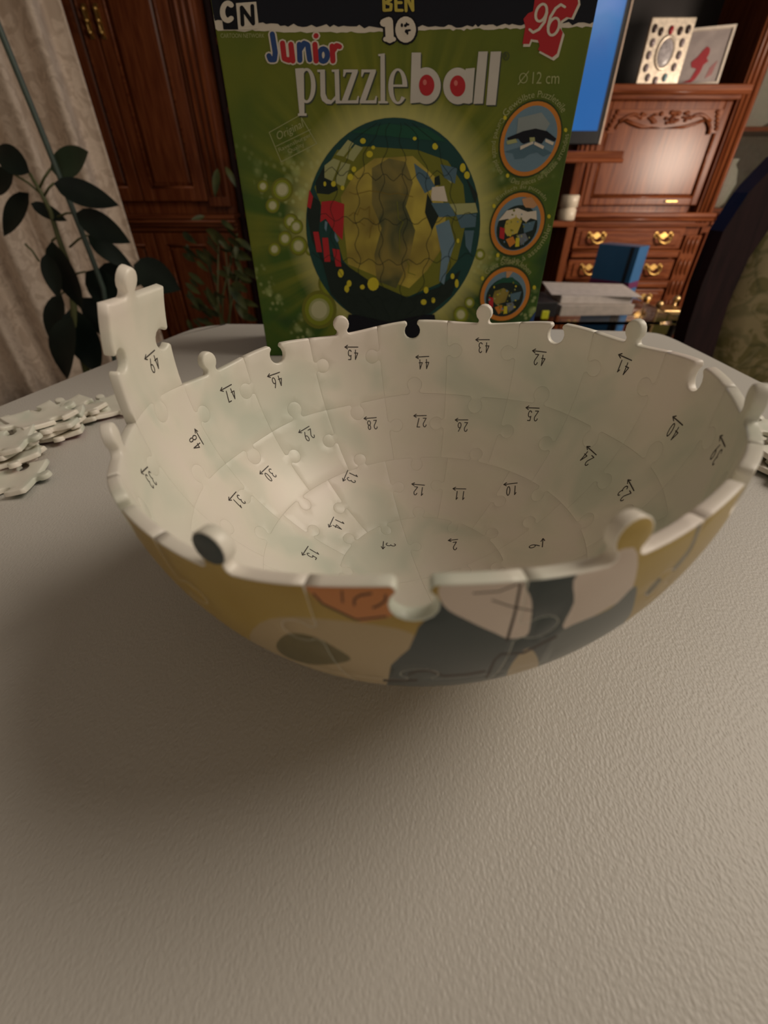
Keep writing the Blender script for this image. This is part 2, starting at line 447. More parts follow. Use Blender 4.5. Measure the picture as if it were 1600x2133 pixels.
ARTPX = [
    ([(560, 1290), (680, 1290), (860, 1320), (830, 1380), (800, 1440), (600, 1420), (520, 1340)], TAN),
    ([(575, 1345), (600, 1320), (650, 1325), (700, 1350), (730, 1375), (660, 1385), (600, 1370)], OLV),
    ([(650, 1215), (840, 1215), (822, 1278), (770, 1293), (740, 1292), (680, 1262), (655, 1245)], ORG),
    (line_poly([(652, 1236), (672, 1258), (742, 1291), (806, 1284)], 4), LINE),
    (line_poly([(712, 1230), (714, 1256)], 4), LINE),
    (line_poly([(738, 1262), (738, 1248), (750, 1240), (775, 1236)], 5), LINE),
    (line_poly([(804, 1238), (802, 1252), (788, 1262), (776, 1266)], 5), LINE),
    ([(905, 1270), (928, 1235), (1000, 1225), (1110, 1205), (1160, 1200), (1204, 1192), (1202, 1255), (1184, 1312), (1155, 1345), (1135, 1440), (800, 1450), (815, 1385), (835, 1366), (852, 1352), (872, 1305)], TEAL),
    ([(926, 1215), (1075, 1205), (1095, 1225), (1108, 1255), (1105, 1300), (1096, 1324), (1060, 1330), (1030, 1318), (980, 1295), (925, 1262)], PALE),
    (line_poly([(1085, 1215), (1072, 1280), (1056, 1335)], 6), LINE),
    (line_poly([(1025, 1250), (1060, 1262), (1108, 1272)], 3), LINE),
    (line_poly([(985, 1236), (1040, 1232), (1080, 1216)], 3), LINE),
    ([(1108, 1210), (1202, 1195), (1200, 1250), (1182, 1310), (1150, 1330), (1108, 1325), (1112, 1260)], TEAL),
    ([(1204, 1195), (1320, 1140), (1318, 1225), (1270, 1265), (1175, 1310), (1196, 1255)], PALE),
    ([(1320, 1222), (1270, 1268), (1172, 1312), (1140, 1350), (1120, 1400), (1200, 1380), (1300, 1300), (1325, 1240)], SLT),
    ([(1065, 1385), (1100, 1350), (1122, 1380), (1100, 1420), (1050, 1430)], TAN),
    (line_poly([(1012, 1412), (1030, 1375), (1045, 1362), (1090, 1360), (1130, 1340), (1160, 1325)], 5), LINE),
    (line_poly([(850, 1405), (870, 1398), (895, 1397), (925, 1408), (970, 1405), (1012, 1398)], 5), LINE),
    (line_poly([(798, 1417), (870, 1417)], 5), LINE),
    (line_poly([(1460, 1085), (1440, 1140), (1405, 1185)], 7), OLV),
    (line_poly([(1376, 1205), (1345, 1240)], 9), OLV),
]
def px_to_lonlat(pts):
    out = []
    for x, y in pts:
        d = ray(x, y).normalized(); o = CAM - BC; b = o.dot(d); D = b*b - o.dot(o) + .0036
        if D <= 0:                           # beyond the silhouette: slide to the tangent point and under
            p = o - d*b
            p = p.normalized()*.06 + d*.004*min(6, sqrt(-D)*100)
        else: p = o + d*(-b - sqrt(D))
        lo, la = lonlat(p); out.append((lo % 360, la))
    return out
ARTPX = [([(v.x, v.y) for v in smooth_closed(p, 4)], mi) if (mi in (TAN, OLV, ORG, SLT, PALE) and len(p) < 14 and len(p) > 4) else (p, mi) for p, mi in ARTPX]
ARTLL = [(px_to_lonlat(p), mi) for p, mi in ARTPX]
tk = [(-154.5 % 360 + 2.7*cos(a), 3.1 + 2.9*sin(a)) for a in [2*pi*i/20 for i in range(20)]]
ARTLL.append((tk, TEAL))
def union(polys, eps=1e-4):
    pts = []; fs = []
    for p in polys:
        k = len(pts); q = p if sum(p[i-1][0]*p[i][1]-p[i][0]*p[i-1][1] for i in range(len(p))) > 0 else p[::-1]
        pts += [Vector(v) for v in q]; fs.append(list(range(k, k+len(p))))
    ed = [(f[i-1], f[i]) for f in fs for i in range(len(f))]
    r = delaunay_2d_cdt(pts, ed, [], 0, eps); V = [tuple(v) for v in r[0]]; T = []
    bbs = [(min(v[0] for v in p), max(v[0] for v in p), min(v[1] for v in p), max(v[1] for v in p), p) for p in polys]
    for t in r[2]:
        cx = sum(V[i][0] for i in t)/3; cy = sum(V[i][1] for i in t)/3
        if any(b[0] <= cx <= b[1] and b[2] <= cy <= b[3] and inpoly((cx, cy), b[4]) for b in bbs): T.append(list(t))
    return V, T
# digits: single stroke lettering, unit height 1
def arc(cx, cy, rx, ry, a0, a1, n=10): return [(cx + rx*cos(radians(a0 + (a1-a0)*i/n)), cy + ry*sin(radians(a0 + (a1-a0)*i/n))) for i in range(n+1)]
DIG = {'0': [arc(.3, .5, .27, .5, 90, 450, 18)], '1': [[(.12, .78), (.34, 1), (.34, 0)]],
       '2': [arc(.3, .72, .27, .28, 170, -30, 9) + [(.03, 0), (.58, 0)]],
       '3': [arc(.28, .75, .25, .25, 150, -80, 9) + arc(.28, .26, .29, .26, 80, -150, 10)],
       '4': [[(.45, 0), (.45, 1), (.02, .32), (.62, .32)]],
       '5': [[(.54, 1), (.1, 1), (.06, .55)] + arc(.28, .32, .28, .32, 120, -150, 11)],
       '6': [[(.46, 1), (.16, .62)] + arc(.3, .3, .27, .3, 150, 510, 16)],
       '7': [[(.03, 1), (.56, 1), (.2, 0)]],
       '8': [arc(.3, .75, .23, .25, -90, 270, 16), arc(.3, .25, .28, .25, 90, 450, 16)],
       '9': [[(.14, 0), (.44, .38)] + arc(.3, .7, .27, .3, -30, 330, 16)]}
def ribbons(strokes, w, out):
    """list of 2-D quads and discs for a set of strokes"""
    for st in strokes:
        for (a, b) in zip(st, st[1:]):
            ex, ey = b[0]-a[0], b[1]-a[1]; l = sqrt(ex*ex+ey*ey)
            if l < 1e-9: continue
            nx, ny = -ey/l*w/2, ex/l*w/2
            out.append([(a[0]+nx, a[1]+ny), (a[0]-nx, a[1]-ny), (b[0]-nx, b[1]-ny), (b[0]+nx, b[1]+ny)])
        for p in st: out.append([(p[0]+w/2*cos(2*pi*k/8), p[1]+w/2*sin(2*pi*k/8)) for k in range(8)])
    return out
def number_mark(num, px, ang, piece, h=.30):
    """number with its arrow underline, inked on the inside of the bowl"""
    p = ballhit(px[0], px[1], R0-TH); q = ballhit(px[0] + ang[0]*.05, px[1] + ang[1]*.05, R0-TH)
    nin = -p.normalized(); r = (q - p); r = (r - nin*r.dot(nin)).normalized(); u = nin.cross(r)
    t = str(num); w = .22*len(t); st = []
    for i, ch in enumerate(t):
        st += [[(-w/2 + .22*i + x*h*.62, -.06 + y*h) for x, y in s] for s in DIG[ch]]
    L = .44 if len(t) > 1 else .30
    st += [[(-L/2, -.15), (L/2, -.15)], [(L/2 - .09, -.15 + .055), (L/2, -.15), (L/2 - .09, -.15 - .055)]]
    m = MB()
    V, F = union(ribbons(st, .030, []), 1e-5)
    vs = []
    for x, y in V:
        v = p + (r*x + u*y)*.01; vs.append(BC + v.normalized()*((R0-TH)*.01 - .00004))
    m.add(vs, F)
    return m.build('number_mark', INK, piece, recalc=False)
MARKS = {49: ((316, 752), (-65, 60)), 48: ((408, 915), (-60, -106)), 47: ((475, 818), (-75, 43)), 46: ((573, 790), (-82, 30)), 45: ((732, 733), (-1, 0)), 44: ((880, 753), (-1, .05)),
         43: ((1005, 718), (-1, 0)), 42: ((1122, 743), (-1, -.12)), 41: ((1298, 757), (-75, -34)), 40: ((1405, 890), (-65, -58)), 39: ((1497, 935), (-30, -65)), 33: ((308, 993), (-45, 47)),
         23: ((1305, 1020), (-40, -75)), 24: ((1225, 948), (-62, -57)), 25: ((1108, 860), (-1, -.05)), 26: ((961, 884), (-1, 0)), 27: ((875, 875), (-1, .02)), 28: ((772, 880), (-1, .08)),
         29: ((638, 903), (-70, 43)), 30: ((557, 987), (-50, 48)), 31: ((492, 1042), (-40, 48)), 9: ((1120, 1133), (5, -55)), 10: ((1063, 1017), (-1, .1)), 11: ((956, 1027), (-1, -.03)),
         12: ((870, 1018), (-1, -.1)), 13: ((728, 995), (-28, 65)), 14: ((699, 1092), (-25, 55)), 15: ((645, 1153), (-35, 55)), 3: ((808, 1137), (-3, 39)), 2: ((944, 1133), (-1, .1))}
RING0 = [(3 + 22.5*k, -1 if k % 2 == 0 else 1) for k in range(16)]
RING1 = [(3 + 22.5*k, 1 if k % 2 == 0 else -1) for k in range(16)]
SEAM16 = [3 + 11.25 + 22.5*k for k in range(16)]
SEAM12 = [17.5 + 30*k for k in range(12)]
def dmin(x, L): return min(abs((x - l + 180) % 360 - 180) for l in L)
RING2 = []
for k in range(12):
    c0 = 2.5 + 30*k
    best = max((c0 + d*.5 for d in range(-18, 19)), key=lambda x: min(dmin(x, SEAM16), 6.5) + min(dmin(x, SEAM12), 7.5) - abs(x-c0)*.03)
    RING2.append((best, 1 if k % 2 else -1))
RING3 = [(2.5 + 30*k, 1 if k % 2 == 0 else -1) for k in range(12)]
LAT = [0, -22.5, -44.0, -66.0]
def seam_dir16(j, row):                     # knob direction on the seam to the right of piece j
    v_right = ((j + 1) % 2 == 1)            # odd pieces of the rim row carry the vertical tabs
    if row == 1: v_right = not v_right
    return 1 if v_right else -1
def piece_outline(row, j):
    if row in (0, 1):
        c = 3 + 22.5*j; a, b = c - 11.25, c + 11.25
        topk, botk = (RING0, RING1) if row == 0 else (RING1, RING2)
        lt, lb = LAT[row], LAT[row+1]
        at_, ab = (1.0, 0.5) if row == 0 else (0.5, 0.0)
        kl = (lt+lb)/2 + (2.5 if row == 0 else 1)
        top = edge_h(a, b, lt, topk, at_); bot = edge_h(a, b, lb, botk, ab, 1.0 if row == 0 else .85)
        Rt = edge_v(b, top[-1][1], bot[-1][1], kl, seam_dir16(j, row)); Lf = edge_v(a, top[0][1], bot[0][1], kl, seam_dir16(j-1, row))
    elif row == 2:
        c = 2.5 + 30*j; a, b = c-15, c+15; lt, lb = LAT[2], LAT[3]
        top = edge_h(a, b, lt, RING2, 0.0, .85); bot = edge_h(a, b, lb, RING3, 0.0, .75)
        kl = -54.0
        Rt = edge_v(b, lt, lb, kl, 1 if j % 2 else -1, .8); Lf = edge_v(a, lt, lb, kl, 1 if (j-1) % 2 else -1, .8)
    else:
        a = -12.5 + 90*j; b = a + 90; c = a + 45
        top = edge_h(a, b, LAT[3], RING3, 0.0, .75)
        kl = -77.0
        Rt = edge_v(b, LAT[3], -90, kl, 1, .7); Lf = edge_v(a, LAT[3], -90, kl, 1, .7)
        out = top + Rt[1:] + Lf[::-1][1:-1]
        return out, [False]*len(out), c, -76.0
    out = top + Rt[1:] + bot[::-1][1:] + Lf[::-1][1:-1]
    rim = row == 0 and j % 16 != 12
    fl = [rim]*len(top) + [False]*(len(out)-len(top))
    return out, fl, c, (lt+lb)/2
def near_art(clon):
    return dmin(clon, [180]) < 62
def shift(poly, clon):
    return [(lo + 360*round((clon - lo)/360.0), la) for lo, la in poly]
bowl = thing('puzzle_half_ball', (BC.x, BC.y, TZ), 'half-built white jigsaw puzzle ball standing open like a bowl on the table', 'puzzle')
PIECES = {}
for row, cnt in ((0, 16), (1, 16), (2, 12), (3, 4)):
    for j in range(cnt):
        ol, fl, cl, la = piece_outline(row, j)
        if row == 0: num = 44 - (j if j <= 11 else j - 16)
        elif row == 1: num = 27 - (j if j <= 10 else j - 16)
        elif row == 2: num = 12 - (j if j <= 7 else j - 12)
        else: num = {0: 2, 1: 1, 2: 4, 3: 3}[j]
        art = [(shift(p, cl), mi) for p, mi in ARTLL] if (near_art(cl) and row < 3) else []
        o, *_ = make_piece('jigsaw_piece', ol, fl, cl, la, ART, art, bowl)
        PIECES[num] = o
# the first piece of the upper half, number 49
c = 3 - 90.0; a, b = c-11.25, c+11.25
top = edge_h(a, b, 22.0, [(c-1.0, 1)], -0.4); bot = edge_h(a, b, 0, RING0, 1.0)
Rt = edge_v(b, top[-1][1], bot[-1][1], 11.5, -1); Lf = edge_v(a, top[0][1], bot[0][1], 11.5, 1)
ol = top + Rt[1:] + bot[::-1][1:] + Lf[::-1][1:-1]
fl = [True]*len(top) + [True]*(len(Rt)-1) + [False]*(len(bot)-1) + [True]*(len(Lf)-2)
PIECES[49], *_ = make_piece('jigsaw_piece', ol, fl, c, 11.0, ART, [], bowl)
PIECES[49]['label'] = 'single white piece numbered 49 standing up above the rim'
for num, (px, ang) in MARKS.items(): number_mark(num, px, ang, PIECES[num])
# ------------------------------------------------------------------ loose puzzle pieces
def loose_mesh(j, outer, name):
    ol, fl, cl, la = piece_outline(0, j)
    o, c, e1, e2 = make_piece(name, ol, [True]*len(ol), cl, la, [PLASTIC, outer])
    me = o.data; org = BC + c*(R0*.01)
    for v in me.vertices:
        d = v.co - org; v.co = Vector((d.dot(e1), d.dot(e2), -d.dot(c)))
    me.flip_normals() if False else None
    bm = bmesh.new(); bm.from_mesh(me); bmesh.ops.recalc_face_normals(bm, faces=bm.faces); bm.to_mesh(me); bm.free()
    bpy.data.objects.remove(o); return me
LM = [loose_mesh(4, ART[OCH], 'loose_piece_a'), loose_mesh(7, art_mat('print_green', (0.05, 0.12, 0.05), (0.12, 0.2, 0.06)), 'loose_piece_b'), loose_mesh(2, art_mat('print_red', (0.3, 0.03, 0.025), (0.42, 0.05, 0.04)), 'loose_piece_c')]
def loose(px, level, rot, k, label, group=None, tilt=(0, 0)):
    p = on_z(px[0], px[1], TZ)
    o = bpy.data.objects.new('puzzle_piece', LM[k]); COL.objects.link(o)
    o.location = (p.x, p.y, TZ + 0.0001 + level*0.00235); o.rotation_euler = (radians(tilt[0]), radians(tilt[1]), radians(rot))
    return tag(o, label, 'puzzle piece', group)
loose((20, 1010), 0, 12, 1, 'lone flat white piece nearest the camera at the left table edge')
loose((12, 962), 0, 70, 0, 'bottom piece of the loose stack at the far left edge', 'loose jigsaw pieces on the left')
loose((22, 966), 1, 40, 2, 'second piece up in the loose stack at the far left edge', 'loose jigsaw pieces on the left')
loose((8, 962), 2, 95, 0, 'third piece up in the loose stack at the far left edge', 'loose jigsaw pieces on the left')
loose((20, 964), 3, 20, 1, 'topmost piece of the loose stack at the far left edge', 'loose jigsaw pieces on the left')
loose((118, 903), 0, 30, 2, 'bottom piece of the loose stack left of piece 49', 'loose jigsaw pieces on the left')
loose((108, 905), 1, 75, 0, 'second piece up in the loose stack left of piece 49', 'loose jigsaw pieces on the left')
loose((122, 903), 2, 15, 0, 'third piece up in the loose stack left of piece 49', 'loose jigsaw pieces on the left')
loose((104, 906), 3, 60, 1, 'topmost piece of the loose stack left of piece 49', 'loose jigsaw pieces on the left')
loose((-22, 912), 0, 10, 0, 'white loose piece cut by the left edge behind the stacks', 'loose jigsaw pieces on the left')
loose((228, 856), 0, 50, 2, 'single white piece lying flat just behind the half ball rim')
loose((160, 872), 0, 20, 1, 'lower white piece between the tall stack and the single piece', 'loose jigsaw pieces on the left')
loose((160, 870), 1, 62, 0, 'upper white piece between the tall stack and the single piece', 'loose jigsaw pieces on the left')
loose((1642, 985), 0, 35, 1, 'bottom piece of the stack at the right table edge', 'loose jigsaw pieces on the right')
loose((1648, 984), 1, 80, 1, 'middle piece of the stack at the right table edge', 'loose jigsaw pieces on the right')
loose((1644, 986), 2, 10, 0, 'top piece of the stack at the right table edge', 'loose jigsaw pieces on the right')
loose((1622, 920), 0, 55, 2, 'lower white piece behind the right tab of the half ball', 'loose jigsaw pieces on the right')
loose((1618, 920), 1, 15, 0, 'upper white piece behind the right tab of the half ball', 'loose jigsaw pieces on the right')
# ------------------------------------------------------------------ the puzzle box
YB = 0.30
BXL, BXR, BTOP = -.0800, .0988, .205
BCX, BCZ, BR = .0053, TZ + .0706, .051
def box_print():
    m, t, b = nt('green_box_print')
    tc = N(t, 'ShaderNodeTexCoord'); sp = N(t, 'ShaderNodeSeparateXYZ'); t.links.new(tc.outputs['Object'], sp.inputs[0])
    dx = math_(t, 'SUBTRACT', sp.outputs[0], BCX); dz = math_(t, 'SUBTRACT', sp.outputs[2], BCZ)
    r = math_(t, 'SQRT', math_(t, 'ADD', math_(t, 'MULTIPLY', dx, dx), math_(t, 'MULTIPLY', dz, dz)))
    ang = math_(t, 'ARCTAN2', dx, dz)
    big = noise(t, tc.outputs['Object'], 22, 3, 0.4)
    base = ramp(t, big, [(0.30, (0.010, 0.042, 0.014)), (0.5, (0.045, 0.105, 0.012)), (0.7, (0.125, 0.15, 0.012))])
    # upper part is more olive
    up = N(t, 'ShaderNodeMapRange'); up.inputs[1].default_value = TZ + .07; up.inputs[2].default_value = TZ + .15; t.links.new(sp.outputs[2], up.inputs[0])
    base = mixc(t, math_(t, 'MULTIPLY', up.outputs[0], 0.65), base, (0.145, 0.16, 0.010))
    # rays out of the ball
    cx = N(t, 'ShaderNodeCombineXYZ'); t.links.new(math_(t, 'MULTIPLY', ang, 9), cx.inputs[0])
    rays = ramp(t, noise(t, cx.outputs[0], 1.0, 2), [(0.42, (0, 0, 0)), (0.62, (1, 1, 1))])
    fall = N(t, 'ShaderNodeMapRange'); fall.inputs[1].default_value = .095; fall.inputs[2].default_value = .05; t.links.new(r, fall.inputs[0])
    base = mixc(t, math_(t, 'MULTIPLY', math_(t, 'MULTIPLY', rays, fall.outputs[0]), 0.6), base, (0.32, 0.30, 0.03))
    gl = N(t, 'ShaderNodeMapRange'); gl.inputs[1].default_value = .064; gl.inputs[2].default_value = .0505; t.links.new(r, gl.inputs[0])
    base = mixc(t, math_(t, 'MULTIPLY', gl.outputs[0], 0.85), base, (0.50, 0.48, 0.17))
    # soft spots of light
    for sc, th, amt, col in ((95, .30, .55, (0.42, 0.50, 0.20)), (210, .30, .45, (0.5, 0.55, 0.25))):
        vo = N(t, 'ShaderNodeTexVoronoi', voronoi_dimensions='2D'); vo.inputs['Scale'].default_value = sc
        mp = N(t, 'ShaderNodeCombineXYZ'); t.links.new(sp.outputs[0], mp.inputs[0]); t.links.new(sp.outputs[2], mp.inputs[1]); t.links.new(mp.outputs[0], vo.inputs['Vector'])
        mr = N(t, 'ShaderNodeMapRange'); mr.inputs[1].default_value = th; mr.inputs[2].default_value = th*.35; t.links.new(vo.outputs['Distance'], mr.inputs[0])
        keep = ramp(t, noise(t, tc.outputs['Object'], 30, 1), [(0.52, (0, 0, 0)), (0.62, (1, 1, 1))])
        low = N(t, 'ShaderNodeMapRange'); low.inputs[1].default_value = TZ + .125; low.inputs[2].default_value = TZ + .09; t.links.new(sp.outputs[2], low.inputs[0])
        base = mixc(t, math_(t, 'MULTIPLY', math_(t, 'MULTIPLY', math_(t, 'MULTIPLY', mr.outputs[0], keep), amt), low.outputs[0]), base, col)
    t.links.new(base, b.inputs['Base Color']); b.inputs['Roughness'].default_value = 0.45; b.inputs['Specular IOR Level'].default_value = 0.2
    return m
PRINT = box_print()
BLACKP = plain('black_print', (0.004, 0.004, 0.007), 0.5, spec=0.15)
def flat(name, col): return plain(name, col, 0.5, 0, 0.05, 60, 0.18)
WHITEP = flat('white_print', (0.62, 0.56, 0.47)); GREYP = flat('grey_print', (0.52, 0.49, 0.44)); DGREYP = flat('shadow_print', (0.05, 0.06, 0.04))
REDP = flat('red_print', (0.42, 0.022, 0.028)); BLUEP = flat('blue_print', (0.025, 0.06, 0.19)); YELP = flat('yellow_print', (0.55, 0.48, 0.03))
ORGP = flat('orange_print', (0.55, 0.20, 0.03)); PALEG = flat('pale_green_print', (0.34, 0.36, 0.16)); TEALP = flat('teal_print', (0.012, 0.055, 0.05))
DEEP = flat('deep_green_print', (0.012, 0.022, 0.018)); SKYP = flat('sky_print', (0.14, 0.23, 0.30)); STEEL = flat('steel_print', (0.08, 0.15, 0.20))
GOLDP = art_mat('gold_print', (0.20, 0.15, 0.012), (0.46, 0.37, 0.04), 45, 0.5); OLIVEP = flat('olive_print', (0.16, 0.17, 0.02)); SKINP = flat('peach_print', (0.48, 0.26, 0.13)); NAVYP = flat('navy_print', (0.005, 0.006, 0.012)); BROWNP = flat('sepia_print', (0.05, 0.025, 0.015))
box = thing('puzzle_box', (.01, YB + .026, TZ), 'green carton puzzle box with ball picture standing behind the half ball', 'box')
MB().box(BXL, BXR, YB, YB + .052, TZ + .0002, TZ + BTOP, 0, .0007).build('carton', PRINT, box)
class Art:
    """flat print on the front of the box, drawn as thin layers of mesh; coordinates are those of the front face seen in the plan"""
    def __init__(s): s.mb = MB(); s.mats = []; s.lay = {}
    def mi(s, m):
        if m not in s.mats: s.mats.append(m)
        return s.mats.index(m)
    def face(s, p, layer):
        q = at(p[0], p[1], YB); return Vector((min(max(q.x, BXL + .0003), BXR - .0003), YB - .00008*layer - .00002, q.z))
    def poly(s, pts, m, layer=1): s.lay.setdefault((layer, s.mi(m)), []).append(pts); return s
    def quads(s, polys, m, layer): s.lay.setdefault((layer, s.mi(m)), []).extend(polys); return s
    def stroke(s, pts, w, m, layer=1): return s.quads(ribbons([pts], w, []), m, layer)
    def ell(s, cx, cy, rx, ry, m, layer=1, skew=0, n=40):
        return s.poly([(cx + rx*cos(2*pi*k/n) - skew*ry*sin(2*pi*k/n), cy + ry*sin(2*pi*k/n)) for k in range(n)], m, layer)
    def ring(s, cx, cy, rx, ry, w, m, layer=1, a0=0, a1=360, n=40, skew=0):
        P = lambda a, k: (cx + (rx-k)*cos(radians(a)) - skew*(ry-k)*sin(radians(a)), cy + (ry-k)*sin(radians(a)))
        A = [a0 + (a1-a0)*i/n for i in range(n+1)]
        return s.quads([[P(a, 0), P(b, 0), P(b, w), P(a, w)] for a, b in zip(A, A[1:])], m, layer)
    def text(s, txt, fn, m, layer=1, shear=0):
        """fn maps (fraction along, fraction up) of the text box to the face"""
        V, F = font(txt)
        x1 = max(v[0] for v in V); x0 = min(v[0] for v in V); y1 = max(v[1] for v in V); y0 = min(v[1] for v in V)
        s.mb.add([s.face(fn((v[0]-x0)/(x1-x0), (v[1]-y0)/(y1-y0)), layer) for v in V], F, s.mi(m)); return s
    def done(s, name):
        for (layer, mi), polys in s.lay.items():     # shapes of one ink on one layer are merged into one flat sheet
            V, F = union(polys); s.mb.add([s.face(v, layer + mi*.012) for v in V], F, mi)
        o = s.mb.build(name, s.mats, box, recalc=False); return o
def font(txt):
    cu = bpy.data.curves.new('lettering', 'FONT'); cu.body = txt; cu.resolution_u = 3
    o = bpy.data.objects.new('lettering', cu); COL.objects.link(o)
    dg = bpy.context.evaluated_depsgraph_get(); me = o.evaluated_get(dg).to_mesh()
    V = [(v.co.x, v.co.y) for v in me.vertices]; F = [list(p.vertices) for p in me.polygons]
    o.evaluated_get(dg).to_mesh_clear(); bpy.data.objects.remove(o); bpy.data.curves.remove(cu); return V, F
def rect(x0, y0, x1, y1, sk=0): return lambda u, v: (x0 + (x1-x0)*u + sk*v, y1 + (y0-y1)*v)
def quadmap(p00, p10, p01):
    return lambda u, v: (p00[0] + (p10[0]-p00[0])*u + (p01[0]-p00[0])*v, p00[1] + (p10[1]-p00[1])*u + (p01[1]-p00[1])*v)
def ringmap(cx, cy, rx, ry, a0, a1, h, inward=False, skew=0):
    def f(u, v):
        a = radians(a0 + (a1-a0)*u); k = (1-v)*h if inward else v*h
        return (cx + (rx+k)*cos(a) - skew*(ry+k)*sin(a), cy + (ry+k)*sin(a))
    return f
rnd = random.Random(5)
# dark band and torn white edge
def torn(y, amp, seed):
    r = random.Random(seed); pts = []; x = 436
    while x < 1252: pts.append((x, y(x) + r.uniform(-amp, amp))); x += r.uniform(5, 13)
    return pts + [(1252, y(1252))]
yl = lambda x: 47 + 9*sin((x-440)/260.0) + (-6 if x < 470 else 0)
yw = lambda x: 62 + 5*sin((x-430)/170.0)
ZTOP = (TZ + BTOP)
lo_ = torn(yl, 4, 1); lw = torn(yw, 2.5, 2)
def topx(x):
    return (x + (x-800)*.16, -260)
A = Art(); A.poly(lw + [(1256, 30), (432, 30)], WHITEP, 1); A.done('torn_edge')
A = Art()
r0 = [A.face(p, 2) for p in lo_]; r1 = [Vector((v.x, v.y, ZTOP - .0012)) for v in r0]
r0[0].x = r1[0].x = BXL + .0004; r0[-1].x = r1[-1].x = BXR - .0004
n_ = len(r0); A.mb.add(r0 + r1, [(i, i+1, n_+i+1, n_+i) for i in range(n_-1)], A.mi(NAVYP)); A.done('top_band')
# channel logo
A = Art()
A.poly([(456, -8), (500, -8), (500, 62), (466, 62)], BLACKP, 3)
A.stroke(arc(475, 25, 11, 18, -50, -310, 14), 11, WHITEP, 4)
A.poly([(492, 7), (534, 4), (540, 60), (497, 63)], WHITEP, 4); A.poly([(498, 12), (530, 10), (534, 54), (503, 57)], WHITEP, 5)
A.stroke([(506, 52), (504, 16), (528, 50), (526, 13)], 8, BLACKP, 6)
A.text('CARTOON NETWORK', rect(460, 70, 551, 79), PALEG, 3); A.done('channel_logo')
# series logo
A = Art()
A.poly([(788, -30), (868, -30), (872, 92), (792, 96)], DEEP, 3) if False else None
for w, m, ly in ((15, BLACKP, 3), (9, GOLDP, 4)):
    A.stroke([(800, 22), (799, -12), (812, -10), (814, 0), (803, 6), (815, 10), (814, 21), (800, 22)], w*.7, m, ly)
    A.stroke([(838, 22), (825, 22), (824, -10), (838, -10)], w*.7, m, ly); A.stroke([(825, 6), (836, 6)], w*.7, m, ly)
    A.stroke([(846, 23), (845, -10), (860, 22), (859, -10)], w*.7, m, ly)
for w, m, ly in ((26, BLACKP, 3), (17, WHITEP, 4)):
    A.stroke([(800, 48), (810, 44), (812, 82)], w, m, ly); A.stroke([(803, 82), (820, 82)], w*.6, m, ly)
    A.stroke(arc(845, 62, 13, 19, 0, 360, 20), w, m, ly)
A.ell(845, 62, 6, 12, WHITEP, 5)
for k in range(7): A.ell(845 + rnd.uniform(-8, 8), 60 + rnd.uniform(-12, 12), rnd.uniform(2, 4.5), rnd.uniform(2, 4.5), BLACKP, 6, n=8)
A.done('series_logo')
# piece count badge
A = Art()
def badge(o):
    return [(1118, -30), (1200, -30), (1204, 8), (1190, 38), (1180, 36), (1168, 44), (1166, 58), (1172, 68), (1160, 112), (1150, 120), (1120, 104), (1124, 96), (1120, 84), (1106, 82), (1102, 92), (1088, 92), (1094, 56), (1090, 40), (1100, 28), (1110, 24)]
A.poly([(x + 3 + (x-1145)*.03, y + 4 + (y-50)*.04) for x, y in badge(0)], WHITEP, 3); A.poly(badge(0), REDP, 4)
nine = [(1127 + 11*cos(radians(q)) - 4*sin(radians(q)), 27 + 18*sin(radians(q))) for q in range(0, 361, 20)]
six = [(1153 + 11*cos(radians(q)) - 4*sin(radians(q)), 56 + 18*sin(radians(q))) for q in range(0, 361, 20)]
A.stroke(nine, 5.5, WHITEP, 5); A.stroke([(1139, 26), (1134, 46), (1122, 62), (1110, 68), (1103, 62)], 5.5, WHITEP, 5)
A.stroke(six, 5.5, WHITEP, 5); A.stroke([(1141, 57), (1146, 36), (1157, 18), (1168, 10), (1176, 15)], 5.5, WHITEP, 5)
A.done('piece_count_badge')
# junior lettering
JZ = lambda pts: [(430 + x/4.0, y/4.0) for x, y in pts]
JR = [([(550, 285), (575, 440), (568, 500), (535, 500), (522, 465)], BLUEP), ([(635, 360), (650, 490), (690, 505), (715, 480), (705, 370), (722, 510)], REDP),
      ([(780, 505), (775, 370), (778, 420), (815, 360), (845, 375), (862, 500)], BLUEP), ([(905, 370), (915, 510)], REDP), ([(915, 298), (914, 302)], REDP),
      ([(975 + 34*cos(radians(a)), 460 + 52*sin(radians(a))) for a in range(0, 361, 20)], BLUEP), ([(1055, 510), (1048, 385), (1060, 420), (1085, 380), (1110, 390)], REDP)]
A = Art()
for p, m in JR: A.stroke(JZ(p), 17.5, WHITEP, 3)
for p, m in JR: A.stroke(JZ(p), 11, m, 4)
A.done('junior_lettering')
